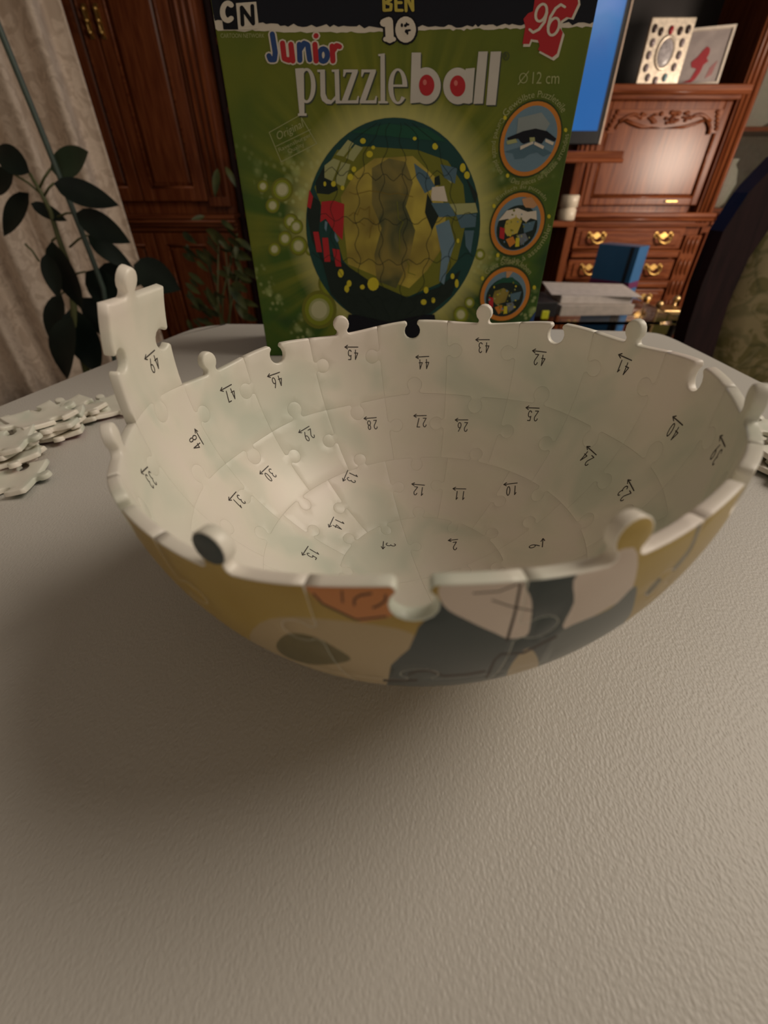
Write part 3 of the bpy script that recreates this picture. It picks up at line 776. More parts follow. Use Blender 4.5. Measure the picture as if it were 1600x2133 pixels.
# title lettering
Z1 = lambda x, y: (430 + x/4.0, y/4.0); Z2 = lambda x, y: (800 + x/3.3333, y/3.3333)
def title(dx, dy, m, ly, A):
    def R_(x0, y0, x1, y1): A.poly([(p[0]+dx, p[1]+dy) for p in (Z1(x0, y0), Z1(x1, y0), Z1(x1, y1), Z1(x0, y1))], m, ly)
    def P_(pts, z=Z1): A.poly([(z(*p)[0]+dx, z(*p)[1]+dy) for p in pts], m, ly)
    def E_(cx, cy, rx, ry, ix, iy, a0, a1, z=Z1, n=24, ox=0):
        A_ = [a0 + (a1-a0)*i/n for i in range(n+1)]
        f = lambda a, x, y, o=0: z(cx + o + x*cos(radians(a)), cy + y*sin(radians(a)))
        qs = []
        for a, b in zip(A_, A_[1:]):
            qs.append([(p[0]+dx, p[1]+dy) for p in (f(a, rx, ry), f(b, rx, ry), f(b, ix, iy, ox), f(a, ix, iy, ox))])
        A.quads(qs, m, ly)
    P_([(740, 572), (812, 568), (818, 945), (776, 945)]); R_(764, 945, 836, 966)
    E_(835, 714, 76, 146, 38, 124, -125, 125)
    P_([(925, 582), (988, 580), (992, 780), (1010, 825), (1040, 838), (1075, 800), (1068, 600), (1045, 600), (1045, 582), (1105, 578), (1112, 838), (1128, 842), (1128, 862), (1078, 864), (1076, 832), (1040, 868), (1000, 866), (965, 838), (952, 800), (948, 602), (925, 600)])
    for o in (0, 150):
        P_([(1142+o, 580), (1262+o, 580), (1262+o, 600), (1178+o, 838), (1250+o, 836), (1262+o, 800), (1272+o, 802), (1266+o, 862), (1128+o, 862), (1128+o, 842), (1215+o, 604), (1164+o, 604), (1150+o, 640), (1140+o, 640)])
    P_([(1432, 452), (1486, 446), (1490, 842), (1512, 846), (1512, 862), (1432, 862), (1432, 846), (1452, 842), (1450, 470), (1432, 468)])
    E_(96, 600, 66, 124, 32, 108, -180, -2, Z2); E_(96, 600, 66, 124, 32, 108, 40, 180, Z2)
    P_([(36, 588), (160, 588), (162, 604), (36, 604)], Z2)
    # ball
    P_([(192, 366), (256, 366), (250, 712), (182, 718)], Z2); E_(292, 596, 102, 128, 50, 70, 0, 360, Z2, 32)
    E_(512, 598, 102, 128, 50, 70, 0, 360, Z2, 32); P_([(566, 478), (630, 472), (612, 712), (590, 722), (548, 716)], Z2)
    P_([(655, 360), (720, 358), (686, 720), (620, 722)], Z2); P_([(740, 360), (812, 358), (774, 730), (708, 730)], Z2)
A = Art(); title(2.5, 3.0, DGREYP, 3, A); title(0, 0, GREYP, 4, A)
for c_ in ((296, 593), (511, 598)):
    p = Z2(*c_); A.ell(p[0], p[1], 16, 22, REDP, 5); A.ell(p[0]-4, p[1]-6, 4, 6, flat('pink_print', (0.6, 0.16, 0.14)), 6, n=14)
A.ring(1054, 117, 7, 9, 1.5, DGREYP, 4, n=16); A.text('R', rect(1051, 112, 1057, 122), DGREYP, 4)
A.done('title_lettering')
A = Art(); A.text('12 cm', rect(1108, 150, 1164, 175, 2), PALEG, 4); A.ring(1090, 163, 9, 11, 2, PALEG, 4, n=20); A.stroke([(1079, 176), (1101, 149)], 2, PALEG, 4); A.done('diameter_text')
# quality stamp
A = Art()
ST = [(561, 276), (625, 240), (660, 299), (586, 337)]
A.stroke(ST + [ST[0]], 1.6, PALEG, 3); A.stroke([(575, 305), (647, 270)], 1.4, PALEG, 3)
A.text('Original', quadmap((580, 298), (634, 270), (575, 276)), PALEG, 3)
A.text('Ravensburger', quadmap((583, 319), (650, 286), (579, 309)), PALEG, 3); A.text('Quality', quadmap((603, 322), (636, 306), (598, 312)), PALEG, 3)
A.done('quality_stamp')
# ball picture (abstract print: room, panes, streaks and shards)
def disc(pts_n=64, r=BR):
    out = []
    for k in range(pts_n):
        a = 2*pi*k/pts_n; out.append((BCX + r*cos(a), BCZ + r*sin(a)))
    return out
def topix(X, Z):
    q = Vector((X, YB, Z)) - CAM; zc = q.y*cos(PITCH) - q.z*sin(PITCH); yc = q.y*sin(PITCH) + q.z*cos(PITCH)
    return (800 + FPX*q.x/zc, 1066.5 - FPX*yc/zc)
D = [topix(*p) for p in disc()]
bz = lambda x, y: (620 + x/4.0, 230 + y/4.0)
def B_(pts, m, ly): A.poly([bz(*p) for p in pts], m, ly)
A = Art(); A.poly(D, TEALP, 3)
B_([(140, 640), (330, 330), (560, 300), (1000, 330), (1250, 420), (1380, 620), (1410, 900), (1330, 1250), (1180, 1440), (900, 1560), (520, 1400), (380, 1250), (300, 960), (200, 800)], OLIVEP, 4)
B_([(360, 720), (480, 520), (640, 400), (960, 380), (1150, 560), (1240, 850), (1200, 1150), (1080, 1330), (930, 1480), (700, 1400), (420, 1280), (390, 1000)], GOLDP, 5)
B_([(620, 480), (760, 400), (900, 430), (960, 600), (900, 800), (980, 1000), (930, 1250), (820, 1480), (660, 1420), (640, 1200), (700, 980), (620, 780)], art_mat('swirl_print', (0.05, 0.06, 0.012), (0.22, 0.17, 0.025), 60, 0.5), 5.5)
B_([(150, 600), (220, 470), (280, 560), (340, 660), (260, 700), (160, 690)], DEEP, 5)
for q in ([(420, 245), (470, 275), (385, 385), (320, 370)], [(480, 285), (545, 310), (465, 425), (400, 395)], [(300, 400), (355, 420), (290, 590), (225, 560), (225, 460)], [(365, 430), (440, 450), (385, 640), (310, 600)]): B_(q, PALEG, 6)
B_([(120, 1080), (80, 880), (100, 700), (190, 760), (180, 1000), (220, 1290)], DEEP, 5)
for q in ([(100, 660), (130, 720), (110, 820), (80, 800)], [(200, 760), (300, 750), (390, 780), (385, 930), (375, 1080), (300, 1000), (235, 900), (190, 930)], [(130, 1010), (175, 1010), (205, 1180), (160, 1180)], [(205, 1060), (255, 1060), (275, 1260), (225, 1260)], [(290, 1150), (350, 1160), (365, 1300), (320, 1300)]): B_(q, REDP, 7)
for q in ([(230, 920), (250, 930), (240, 1010), (225, 980)], [(310, 1010), (345, 1080), (330, 1100), (310, 1060)]): B_(q, SKYP, 8)
for q, m in (([(970, 440), (1080, 520), (1150, 640), (1060, 690), (990, 560)], STEEL), ([(1120, 640), (1220, 630), (1250, 760), (1110, 750)], WHITEP), ([(1110, 770), (1260, 770), (1320, 880), (1180, 890)], STEEL),
             ([(1190, 450), (1330, 480), (1310, 610), (1220, 560)], STEEL), ([(1220, 500), (1290, 560), (1280, 610), (1230, 560)], PALEG), ([(1260, 780), (1480, 770), (1500, 850), (1330, 870)], PALEG), ([(1320, 870), (1490, 860), (1480, 970), (1360, 980)], STEEL),
             ([(1150, 960), (1260, 910), (1310, 1100), (1250, 1290), (1220, 1450), (1180, 1420), (1200, 1200)], SKYP), ([(1230, 930), (1260, 930), (1300, 1060), (1240, 1180)], PALEG), ([(1400, 560), (1500, 700), (1480, 780), (1440, 660)], DEEP), ([(1390, 1000), (1470, 1000), (1440, 1190), (1400, 1130)], STEEL),
             ([(1140, 560), (1180, 540), (1190, 620), (1140, 630)], DEEP), ([(1080, 690), (1180, 870), (1120, 1000), (1060, 850)], DEEP)): B_(q, m, 6)
B_([(200, 1230), (380, 1270), (600, 1420), (920, 1560), (1180, 1470), (1360, 1330), (1280, 1540), (1100, 1690), (760, 1760), (440, 1690), (280, 1530)], DEEP, 6)
B_([(440, 180), (760, 110), (1080, 150), (1240, 260), (1000, 240), (700, 210)], flat('forest_print', (0.012, 0.075, 0.045)), 5)
for x, y, rx, ry in ((545, 255, 6, 6), (630, 310, 4, 4), (600, 365, 7, 7), (470, 490, 5, 6), (440, 555, 6, 7), (975, 235, 4, 4), (1145, 300, 6, 7), (228, 612, 3, 5), (300, 612, 5, 6), (375, 645, 4, 5), (360, 1355, 6, 9), (430, 1440, 5, 7), (410, 1485, 5, 8), (540, 1470, 5, 5), (630, 1445, 12, 14), (1335, 1085, 3, 5), (1290, 1380, 4, 6), (1325, 1440, 4, 9), (1070, 1495, 5, 7), (1130, 1580, 4, 6), (1050, 1595, 6, 6), (1375, 480, 6, 10), (1410, 540, 6, 8)):
    p = bz(x, y); A.ell(p[0], p[1], rx, ry, YELP, 8, n=12)
for st in ([(430, 880), (470, 850), (500, 870), (520, 810), (560, 830), (600, 800)], [(600, 800), (600, 900), (640, 930), (610, 980), (600, 1060)], [(430, 680), (480, 700), (600, 670), (690, 680)], [(460, 940), (520, 930), (560, 960)], [(900, 1240), (930, 1290), (920, 1350), (980, 1370)], [(830, 760), (840, 900), (880, 930), (850, 1000), (850, 1200)], [(690, 680), (760, 700), (830, 690), (960, 720)]):
    A.stroke([bz(*p) for p in st], 1.4, OLIVEP if st[0][0] > 800 else flat('ochre_line_print', (0.2, 0.14, 0.02)), 8)
for k in range(1, 5):
    zz = BCZ - BR + 2*BR*k/5; hw = sqrt(max(0, BR**2 - (zz-BCZ)**2))*.97
    A.stroke([topix(BCX - hw + 2*hw*i/40, zz - .004*(1-(2*i/40-1)**2) + .0016*sin(i*1.3 + k)) for i in range(41)], .9, DEEP, 9)
for k in range(1, 7):
    f_ = -1 + 2*k/7
    A.stroke([topix(BCX + f_*sqrt(max(0, BR**2 - (BR*.96*(2*i/40-1))**2))*.98 + .0014*sin(i*1.1 + k*2), BCZ + BR*.96*(2*i/40-1)) for i in range(41)], .9, DEEP, 9)
A.done('ball_picture')
A = Art(); A.poly([(726, 655), (905, 655), (918, 720), (712, 720)], NAVYP, 4); A.ell(775, 675, 12, 7, SKYP, 5, n=20) if False else None; A.done('ball_stand_picture')
# small round pictures
def info(cx, cy, rx, ry, sk, kind):
    A = Art(); A.ell(cx, cy, rx+3, ry+4, flat('dark_ring_print', (0.03, 0.05, 0.012)), 3, sk); A.ell(cx, cy, rx, ry, ORGP, 4, sk); A.ell(cx, cy, rx-8, ry-9, SKYP, 5, sk)
    e = lambda x, y: (cx + x*rx - sk*y*ry, cy + y*ry)
    P = lambda pts, m, ly: A.poly([e(*p) for p in pts], m, ly)
    if kind == 0:
        P([(-.55, -.55), (.2, -.7), (.55, -.4), (.4, -.1), (-.5, -.1)], flat('mist_print', (0.24, 0.28, 0.28)), 6)
        P([(-.8, -.02), (-.3, -.2), (.1, -.27), (.5, -.2), (.86, 0), (.82, .08), (.5, -.02), (.4, .14), (.1, .05), (-.2, .14), (-.3, .1), (-.42, .0), (-.75, .04)], NAVYP, 7)
        P([(-.8, .06), (-.5, .0), (-.42, .1), (-.75, .16)], PALEG, 8); P([(.5, .0), (.8, .1), (.78, .18), (.5, .08)], WHITEP, 8); P([(-.3, .2), (.1, .07), (.12, .13), (-.28, .3)], WHITEP, 8); P([(.15, .08), (.5, .2), (.48, .28), (.15, .16)], WHITEP, 8)
        P([(-.05, -.03), (.12, -.04), (.16, .06), (0, .1)], PALEG, 8)
        P([(-.8, .35), (-.4, .25), (.1, .15), (.5, .25), (.8, .38), (.55, .48), (.3, .36), (.05, .42), (-.1, .52), (-.4, .55), (-.5, .4)], STEEL, 6)
        A.text('Gewölbte Puzzleteile', ringmap(cx, cy, rx+7, ry+8, -148, -38, 14, skew=sk), PALEG, 4)
        A.text('Des pièces de puzzle arrondies', ringmap(cx, cy, rx+6, ry+7, 108, -6, 14, True, skew=sk), PALEG, 4)
        A.text('Curved puzzle pieces', ringmap(cx, cy, rx+6, ry+7, 208, 128, 13, True, skew=sk), PALEG, 4)
    else:
        P([(-.2 + .8*cos(a)*.95 + .2, .12 + .72*sin(a)) for a in [2*pi*k/30 for k in range(30)]], DEEP, 6)
        if kind == 1:
            P([(-.75, -.1), (-.5, -.42), (-.1, -.5), (.3, -.38), (.62, -.42), (.7, -.12), (.45, -.18), (.3, -.05), (.1, -.16), (-.15, -.04), (-.4, -.16)], WHITEP, 7)
            P([(.0, -.8), (.35, -.86), (.62, -.6), (.5, -.5), (.2, -.52), (.1, -.6)], SKINP, 8)
        else:
            P([(-.6, -.3), (-.2, -.6), (.2, -.62), (.6, -.3), (.2, -.42), (-.2, -.42)], flat('forest_print', (0.012, 0.075, 0.045)), 7)
            P([(-.1, -.85), (.2, -.85), (.05, -.62), (-.05, -.6)], SKINP, 8)
        P([(-.45, -.1), (-.1, -.22), (.15, -.1), (.05, .3), (-.3, .4), (-.5, .2)], GOLDP, 7); P([(-.65, .1), (-.45, .15), (-.42, .5), (-.6, .45)], REDP, 8)
        P([(.2, 0), (.65, -.1), (.6, .2), (.3, .3)], STEEL, 8); P([(.1, .35), (.35, .3), (.5, .5), (.25, .7)], flat('violet_grey_print', (0.15, 0.17, 0.2)), 8)
        P([(-.35, .5), (-.1, .4), (.05, .6), (-.15, .75)], ORGP, 8); P([(.02, .45), (.16, .45), (.2, .72), (.05, .74)], YELP, 9)
        for k in range(26):
            r_ = rnd.uniform(.2, .72); a_ = rnd.uniform(0, 2*pi); q = e(r_*cos(a_)*.9, .12 + r_*sin(a_)*.85); A.ell(q[0], q[1], rnd.uniform(1, 2.6), rnd.uniform(1, 3), rnd.choice([YELP, PALEG, OLIVEP, SKYP]), 9, n=7)
        A.text('Einfach zu puzzeln' if kind == 1 else 'Ganz ohne Kleben', ringmap(cx, cy, rx+5, ry+6, -140, -40, 11, skew=sk), PALEG, 4)
        A.text('Facile à assembler', ringmap(cx, cy, rx+5, ry+6, 108, 0, 11, True, skew=sk), PALEG, 4) if kind == 1 else None
    for a in (-150, -12, 118):
        q = (cx + (rx+9)*cos(radians(a)) - sk*(ry+9)*sin(radians(a)), cy + (ry+9)*sin(radians(a))); A.ell(q[0], q[1], 3.5, 4.5, YELP, 5, n=14)
    A.done('info_circle')
info(1105, 289, 62, 78, .19, 0); info(1078, 466, 55, 65, .17, 1); info(1052, 612, 51, 56, .15, 2)
A = Art(); A.poly([(1128, 648), (1128, 730), (1070, 730), (1098, 676)], BLUEP, 2); A.done('blue_corner')
# big soft light spots of the print
for si, (x, y, r_) in enumerate(((665, 645, 27), (648, 520, 9), (588, 395, 17), (606, 462, 12), (617, 472, 11), (594, 497, 11), (572, 519, 10), (548, 388, 9), (568, 428, 11), (622, 512, 14), (960, 655, 12), (978, 630, 8), (1000, 530, 8), (690, 590, 20))):
    A = Art()
    for k, m in ((1.35, OLIVEP), (1.1, flat('lime_print', (0.22, 0.26, 0.02))), (.8, PALEG), (.62, flat('cream_print', (0.50, 0.50, 0.30)))): A.ell(x, y, r_*k, r_*k*1.1, m, 1.2 + si*.1 + [1.35, 1.1, .8, .62].index(k)*.022, n=24)
    A.done('light_spot')
# ------------------------------------------------------------------ curtain
def curtain():
    t = thing('curtain', (-1.3, 1.8, 0), 'cream damask curtain hanging in folds beside the dark cabinet', 'curtain')
    m = MB(); P0 = Vector((-.968, 1.95)); P1 = Vector((-1.72, 1.45)); d = P1-P0; L = d.length; d = d/L; nn = Vector((d.y, -d.x))
    nu, nv = 150, 14; vs = []
    for j in range(nv+1):
        z = .10 + 2.35*j/nv
        for i in range(nu+1):
            u = i/nu; s_ = u*L
            w = .046*sin(s_*2*pi/.135 + .5*sin(s_*9)) + .012*sin(s_*2*pi/.06 + z*1.3) + (0.012*sin(z*5 + s_*20) if z < .4 else 0)
            p = P0 + d*s_ + nn*w*min(1, .3 + u*8); vs.append((p.x, p.y, z))
    fs = [(j*(nu+1)+i, j*(nu+1)+i+1, (j+1)*(nu+1)+i+1, (j+1)*(nu+1)+i) for j in range(nv) for i in range(nu)]
    m.add(vs, fs, 0, True); o = m.build('cloth', CURTAIN, t, recalc=False)
    md = o.modifiers.new('thickness', 'SOLIDIFY'); md.thickness = .004
    r = MB().tube([(P0.x+.03, P0.y+.02, 2.48), (P1.x, P1.y, 2.48)], .014, 10); r.build('curtain_rod', BRASS, t)
    MB().box(P1.x-.02, P1.x+.02, P1.y-.02, P1.y+.02, 2.47, 2.6).build('rod_bracket', BRASS, t)
curtain()
# ------------------------------------------------------------------ wall unit
YF = 2.40
def pilaster(parent, x0, x1, z0, z1, y=YF, carved=False):
    p = MB().box(x0, x1, y, y+.05, z0, z1, 0, .003).build('pilaster', WOOD, parent)
    w = (x1-x0)
    for k in range(3):
        x = x0 + w*(.22 + .28*k)
        f = MB()
        if not carved: f.tube([(x, y, z0+.04), (x, y, z1-.03)], w*.10, 8)
        else:
            for i in range(6):
                z = z0 + .04 + (z1-z0-.08)*i/5; f.blob((x, y, z), (w*.13, .012, (z1-z0)*.07))
        f.build('flute' if not carved else 'carving', WOOD, p)
    return p
def panel_door(parent, x0, x1, z0, z1, y=YF, st=.06, bevel=.02):
    d = MB()
    d.box(x0, x0+st, y, y+.03, z0, z1, 0, .004).box(x1-st, x1, y, y+.03, z0, z1, 0, .004).box(x0+st, x1-st, y, y+.03, z0, z0+st, 0, .004).box(x0+st, x1-st, y, y+.03, z1-st, z1, 0, .004)
    o = d.build('door', WOOD, parent)
    a, b, c, e = x0+st, x1-st, z0+st, z1-st
    m = MB(); m.add([(a, y+.018, c), (b, y+.018, c), (b, y+.018, e), (a, y+.018, e), (a+bevel, y+.006, c+bevel), (b-bevel, y+.006, c+bevel), (b-bevel, y+.006, e-bevel), (a+bevel, y+.006, e-bevel)],
                    [(0, 1, 5, 4), (1, 2, 6, 5), (2, 3, 7, 6), (3, 0, 4, 7), (4, 5, 6, 7)])
    m.build('door_panel', WOOD, o)
    mo = MB()
    for q in ([(a, c), (b, c)], [(b, c), (b, e)], [(b, e), (a, e)], [(a, e), (a, c)]): mo.tube([(q[0][0], y+.004, q[0][1]), (q[1][0], y+.004, q[1][1])], .006, 8)
    mo.build('moulding', WOODX, o)
    return o
def bail(parent, x, z, y, w=.078):
    m = MB()
    for s_ in (-1, 1): m.prism([(x + s_*w*.42 + .012*cos(q), z + .012 + .012*sin(q)*(1 + .25*cos(3*q))) for q in [2*pi*i/14 for i in range(14)]], y-.003, y)
    m.prism([(x + w*.20*cos(q)*(1 + .3*cos(4*q)), z + .010 + .013*sin(q)) for q in [2*pi*i/20 for i in range(20)]], y-.003, y)
    m.tube([(x-w*.42, y-.004, z+.014), (x-w*.40, y-.02, z+.002), (x-w*.25, y-.026, z-.014), (x, y-.028, z-.019), (x+w*.25, y-.026, z-.014), (x+w*.40, y-.02, z+.002), (x+w*.42, y-.004, z+.014)], .005, 8)
    for s_ in (-1, 1): m.blob((x+s_*w*.42, y-.008, z+.014), .008)
    return m.build('handle', BRASS, parent)
def pull(parent, x, z, y):
    m = MB(); m.tube([(x, y-.006, z-.035), (x, y-.02, z-.026), (x, y-.022, z), (x, y-.02, z+.026), (x, y-.006, z+.035)], [.004, .005, .007, .005, .004], 8)
    for k in (-1, 0, 1): m.blob((x, y-.014, z+.03*k), (.009, .009, .008))
    m.box(x-.008, x+.008, y-.004, y, z-.045, z+.045)
    return m.build('handle', BRASS, parent)
def ledge(parent, x0, x1, z, y=YF, name='ledge_moulding'):
    m = MB(); m.box(x0, x1, y-.05, y+.36, z, z+.018, 0, .004).box(x0, x1, y-.035, y, z-.014, z, 0, .003).box(x0, x1, y-.018, y, z-.03, z-.014, 0, .003)
    m.tube([(x0, y-.034, z-.008), (x1, y-.034, z-.008)], .007, 8)
    return m.build(name, WOODX, parent)
t = thing('tall_cabinet', (-1.18, 2.6, 0), 'tall dark red wooden cabinet with brass pulls behind the curtain', 'cabinet')
MB().box(-1.72, -.69, YF+.035, 2.80, 0, 2.25).build('carcass', WOOD, t)
for x0, x1, hx in ((-1.41, -1.092, -1.112), (-1.088, -.80, -1.068)):
    d = panel_door(t, x0, x1, .78, 2.15, st=.05); pull(d, hx, 1.327, YF)
    panel_door(t, x0, x1, .10, .66, st=.05)
pilaster(t, -.795, -.70, .76, 2.2); pilaster(t, -.795, -.70, .08, .66)
ledge(t, -1.72, -.68, .715); MB().box(-1.72, -.69, YF+.005, YF+.04, .665, .70, 0, .003).build('mid_rail', WOODX, t)
MB().box(-1.72, -.69, YF-.01, YF+.04, 0, .08, 0, .003).build('plinth', WOODX, t)
t = thing('open_shelving', (-.52, 2.6, 0), 'open dark wooden shelving between the tall cabinet and the puzzle box', 'shelving')
MB().box(-.68, -.36, 2.76, 2.80, 0, 2.2).build('back_panel', DARKWOOD, t)
for x in (-.68, -.38): MB().box(x, x+.02, YF+.06, 2.76, 0, 2.2).build('side_panel', DARKWOOD, t)
for z in (.12, .45, .715, .93, 1.08, 1.28, 1.55, 1.8): MB().box(-.66, -.38, YF+.07, 2.76, z, z+.02, 0, .002).build('shelf', WOODX, t)
# right hand unit
t = thing('carved_cabinet', (1.15, 2.6, 0), 'lit cherry wood cabinet with carved panel door and brass handled drawers', 'cabinet')
MB().box(.80, 1.50, YF+.035, 2.78, 0, 1.12).build('carcass', WOOD, t)
MB().box(.80, 1.50, 2.74, 2.80, 1.12, 2.2).build('back_panel', WOOD, t)
MB().box(1.43, 1.50, YF+.035, 2.74, 1.12, 2.2).build('side_panel', WOOD, t)
MB().box(.80, .83, YF+.035, 2.74, 1.12, 2.2).build('side_panel', WOOD, t)
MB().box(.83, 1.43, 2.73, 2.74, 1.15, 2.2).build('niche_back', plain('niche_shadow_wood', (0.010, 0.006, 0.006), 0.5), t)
d = panel_door(t, .905, 1.425, .765, 1.112, st=.030, bevel=.012)
# carved apron over the door panel
ap = [(.935, 1.085), (1.395, 1.085), (1.395, 1.012), (1.366, 1.012), (1.364, 1.03), (1.350, 1.048), (1.325, 1.056), (1.295, 1.046), (1.255, 1.036), (1.165, 1.030), (1.075, 1.036), (1.035, 1.046), (1.005, 1.056), (.980, 1.048), (.966, 1.03), (.964, 1.012), (.935, 1.012)]
o = MB().prism(ap, YF-.004, YF+.016).build('carved_apron', WOODX, d)
m = MB(); rr = random.Random(3)
m.tube([(x, YF-.005, z-.004) for x, z in ap[3:15]], .006, 8)
for k in range(34):
    u = rr.uniform(-1, 1); m.blob((1.165 + .11*u, YF-.006, 1.06 + rr.uniform(-.017, .02)*(1-abs(u)*.4)), (rr.uniform(.006, .014), .008, rr.uniform(.004, .008)))
for s_ in (-1, 1):
    for k in range(5): m.blob((1.165 + s_*(.205 + .005*k), YF-.006, 1.078 - .013*k), (.010, .008, .007))
    m.tube([(1.165 + s_*(.10 + .018*k), YF-.006, 1.058 + .012*sin(k*.8)) for k in range(6)], .006, 8)
m.build('carving', WOODX, d)
MB().box(1.275, 1.325, YF-.012, YF-.001, .778, .783).build('lock_plate', BRASS, d)
pilaster(t, .828, .902, .76, 1.10)
p = MB().box(1.43, 1.505, YF-.012, YF+.04, .70, 2.2, 0, .004).build('stile', WOOD, t)
for x, r_ in ((1.445, .008), (1.463, .010), (1.485, .010)): MB().tube([(x, YF-.014, .70), (x, YF-.014, 2.2)], r_, 10).build('bead', WOOD, p)
m = MB().box(.872, 1.432, YF-.085, 2.74, 1.128, 1.150, 0, .004).box(.80, 1.432, YF-.03, YF, 1.112, 1.128, 0, .003); m.tube([(.872, YF-.075, 1.128), (1.432, YF-.075, 1.128)], .007, 8); m.build('shelf', WOODX, t)
ledge(t, .80, 1.505, .722); MB().box(.80, 1.505, YF-.01, YF+.035, .684, .693, 0, .003).build('frieze_rail', WOODX, t)
for i, z in enumerate((.594, .464, .334, .204)):
    dr = MB().box(.90, 1.415, YF-.006, YF+.03, z, z+.088, 0, .006)
    dr = dr.build('drawer', WOODX, t)
    MB().box(.925, 1.39, YF-.012, YF-.004, z+.014, z+.074, 0, .005).build('drawer_panel', WOODX, dr)
    for x in (1.0, 1.315): bail(dr, x, z+.046, YF-.012)
    m = MB(); m.box(.90, 1.415, YF-.018, YF+.03, z-.034, z-.010, 0, .005); m.tube([(.90, YF-.016, z-.006), (1.415, YF-.016, z-.006)], .006, 8); m.build('drawer_rail', WOODX, t)
pilaster(t, .80, .885, .12, .65, carved=True); pilaster(t, 1.43, 1.505, .12, .65, carved=True)
m = MB(); m.lathe([(.012, .0), (.03, .02), (.042, .07), (.030, .12), (.018, .15), (.026, .17), (.026, .19)], (.845, YF-.03, .44), 16); m.build('turned_column', WOOD, t)
MB().box(.80, 1.505, YF-.02, YF+.04, 0, .10, 0, .004).build('plinth', WOODX, t)
t = thing('display_cabinet', (1.85, 2.6, 0), 'glazed display cabinet with plates at the right edge behind the chair', 'cabinet')
MB().box(1.51, 2.3, 2.72, 2.80, 0, 2.2).build('back_panel', plain('pale_back', (0.11, 0.085, 0.06), 0.6), t)
MB().box(1.51, 2.3, YF+.03, 2.72, 0, .69).build('base_cabinet', WOOD, t)
panel_door(t, 1.52, 1.90, .10, .66, st=.05)
ledge(t, 1.512, 2.3, .722)
for z in (.745, 1.03, 1.33): MB().box(1.512, 2.3, YF+.06, 2.72, z-.008, z+.008).build('shelf', WOODX, t)
MB().box(1.512, 2.3, YF+.02, YF+.025, .745, 2.15).build('glass_pane', GLASS, t)
def plate(x, z, r, lab):
    m = MB(); m.lathe([(r*.25, .0), (r*.55, -.004), (r*.62, -.010), (r*.92, -.018), (r, -.022), (r, -.026), (r*.92, -.022), (r*.6, -.014), (r*.5, -.008), (.001, -.007)], (0, 0, 0), 32, axis='y')
    o = m.build('plate', flat('pale_glass_plate', (0.5, 0.47, 0.40))); o.location = (x, 2.66, z + r*.97); o.rotation_euler = (radians(-10), 0, 0)
    tag(o, lab, 'plate', 'plates in the display cabinet'); return o
plate(1.68, 1.04, .115, 'pale glass plate standing upright on the upper cabinet shelf'); plate(1.90, 1.04, .11, 'second pale plate on the upper shelf behind the chair top')
o = MB().lathe([(.03, 0), (.045, .02), (.06, .09), (.045, .14), (.03, .16), (.036, .18), (.03, .18), (.025, .15), (.04, .12), (.001, .03)], (1.60, 2.56, .754), 24).build('glass_jug', flat('pale_glass_plate', (0.5, 0.47, 0.40))); tag(o, 'pale jug standing on the lower display shelf beside the stile', 'jug')
# things on the unit
def frame1():
    X0, X1, Z0, Z1, Y = .978, 1.140, 1.1505, 1.325, 2.33
    t = thing('gem_picture_frame', ((X0+X1)/2, Y, Z0), 'silver white picture frame set with oval stones on the cabinet shelf', 'picture frame')
    SIL = plain('silver_filigree', (0.72, 0.62, 0.50), 0.35, 0.55, 0.2, 120)
    MB().box(X0, X1, Y, Y+.014, Z0, Z1, 0, .003).build('plate', SIL, t)
    cx, cz = (X0+X1)/2 - .002, (Z0+Z1)/2 - .004
    m = MB(); m.lathe([(.020, 0), (.021, -.006), (.025, -.006), (.026, 0)], (0, 0, 0), 24, axis='y'); o = m.build('oval_rim', SIL, t); 
    o.data.transform(Matrix.Translation((cx, Y, cz)) @ Matrix.Diagonal((1.35, 1, 1.85, 1)))
    b = MB().blob((cx, Y-.002, cz), (.028, .005, .038), 0, 16, 8); b.build('oval_picture', plain('grey_portrait', (0.34, 0.31, 0.32), 0.3, 0, .3, 90), t)
    spots = [(-.062, .062, 0), (-.036, .054, 1), (0, .058, 2), (.034, .056, 1), (.062, .060, 0), (-.056, .026, 3), (-.058, -.006, 3), (-.056, -.04, 3), (-.04, -.066, 3), (-.008, -.074, 3), (.026, -.066, 4), (.054, .026, 3), (.055, -.006, 3), (.05, -.038, 3)]
    cols = [(.05, .03, .03), (.06, .035, .03), (.35, .02, .03), (.28, .22, .23), (.2, .32, .36)]
    for dx, dz, k in spots: MB().blob((cx+dx, Y-.003, cz+dz), (.0085, .007, .012), 0, 10, 6).build('stone', plain('stone_%s' % 'abcde'[k], cols[k], 0.12), t)
    MB().box(cx-.02, cx+.02, Y+.014, Y+.06, Z0, Z0+.006).build('easel_foot', SIL, t)
frame1()
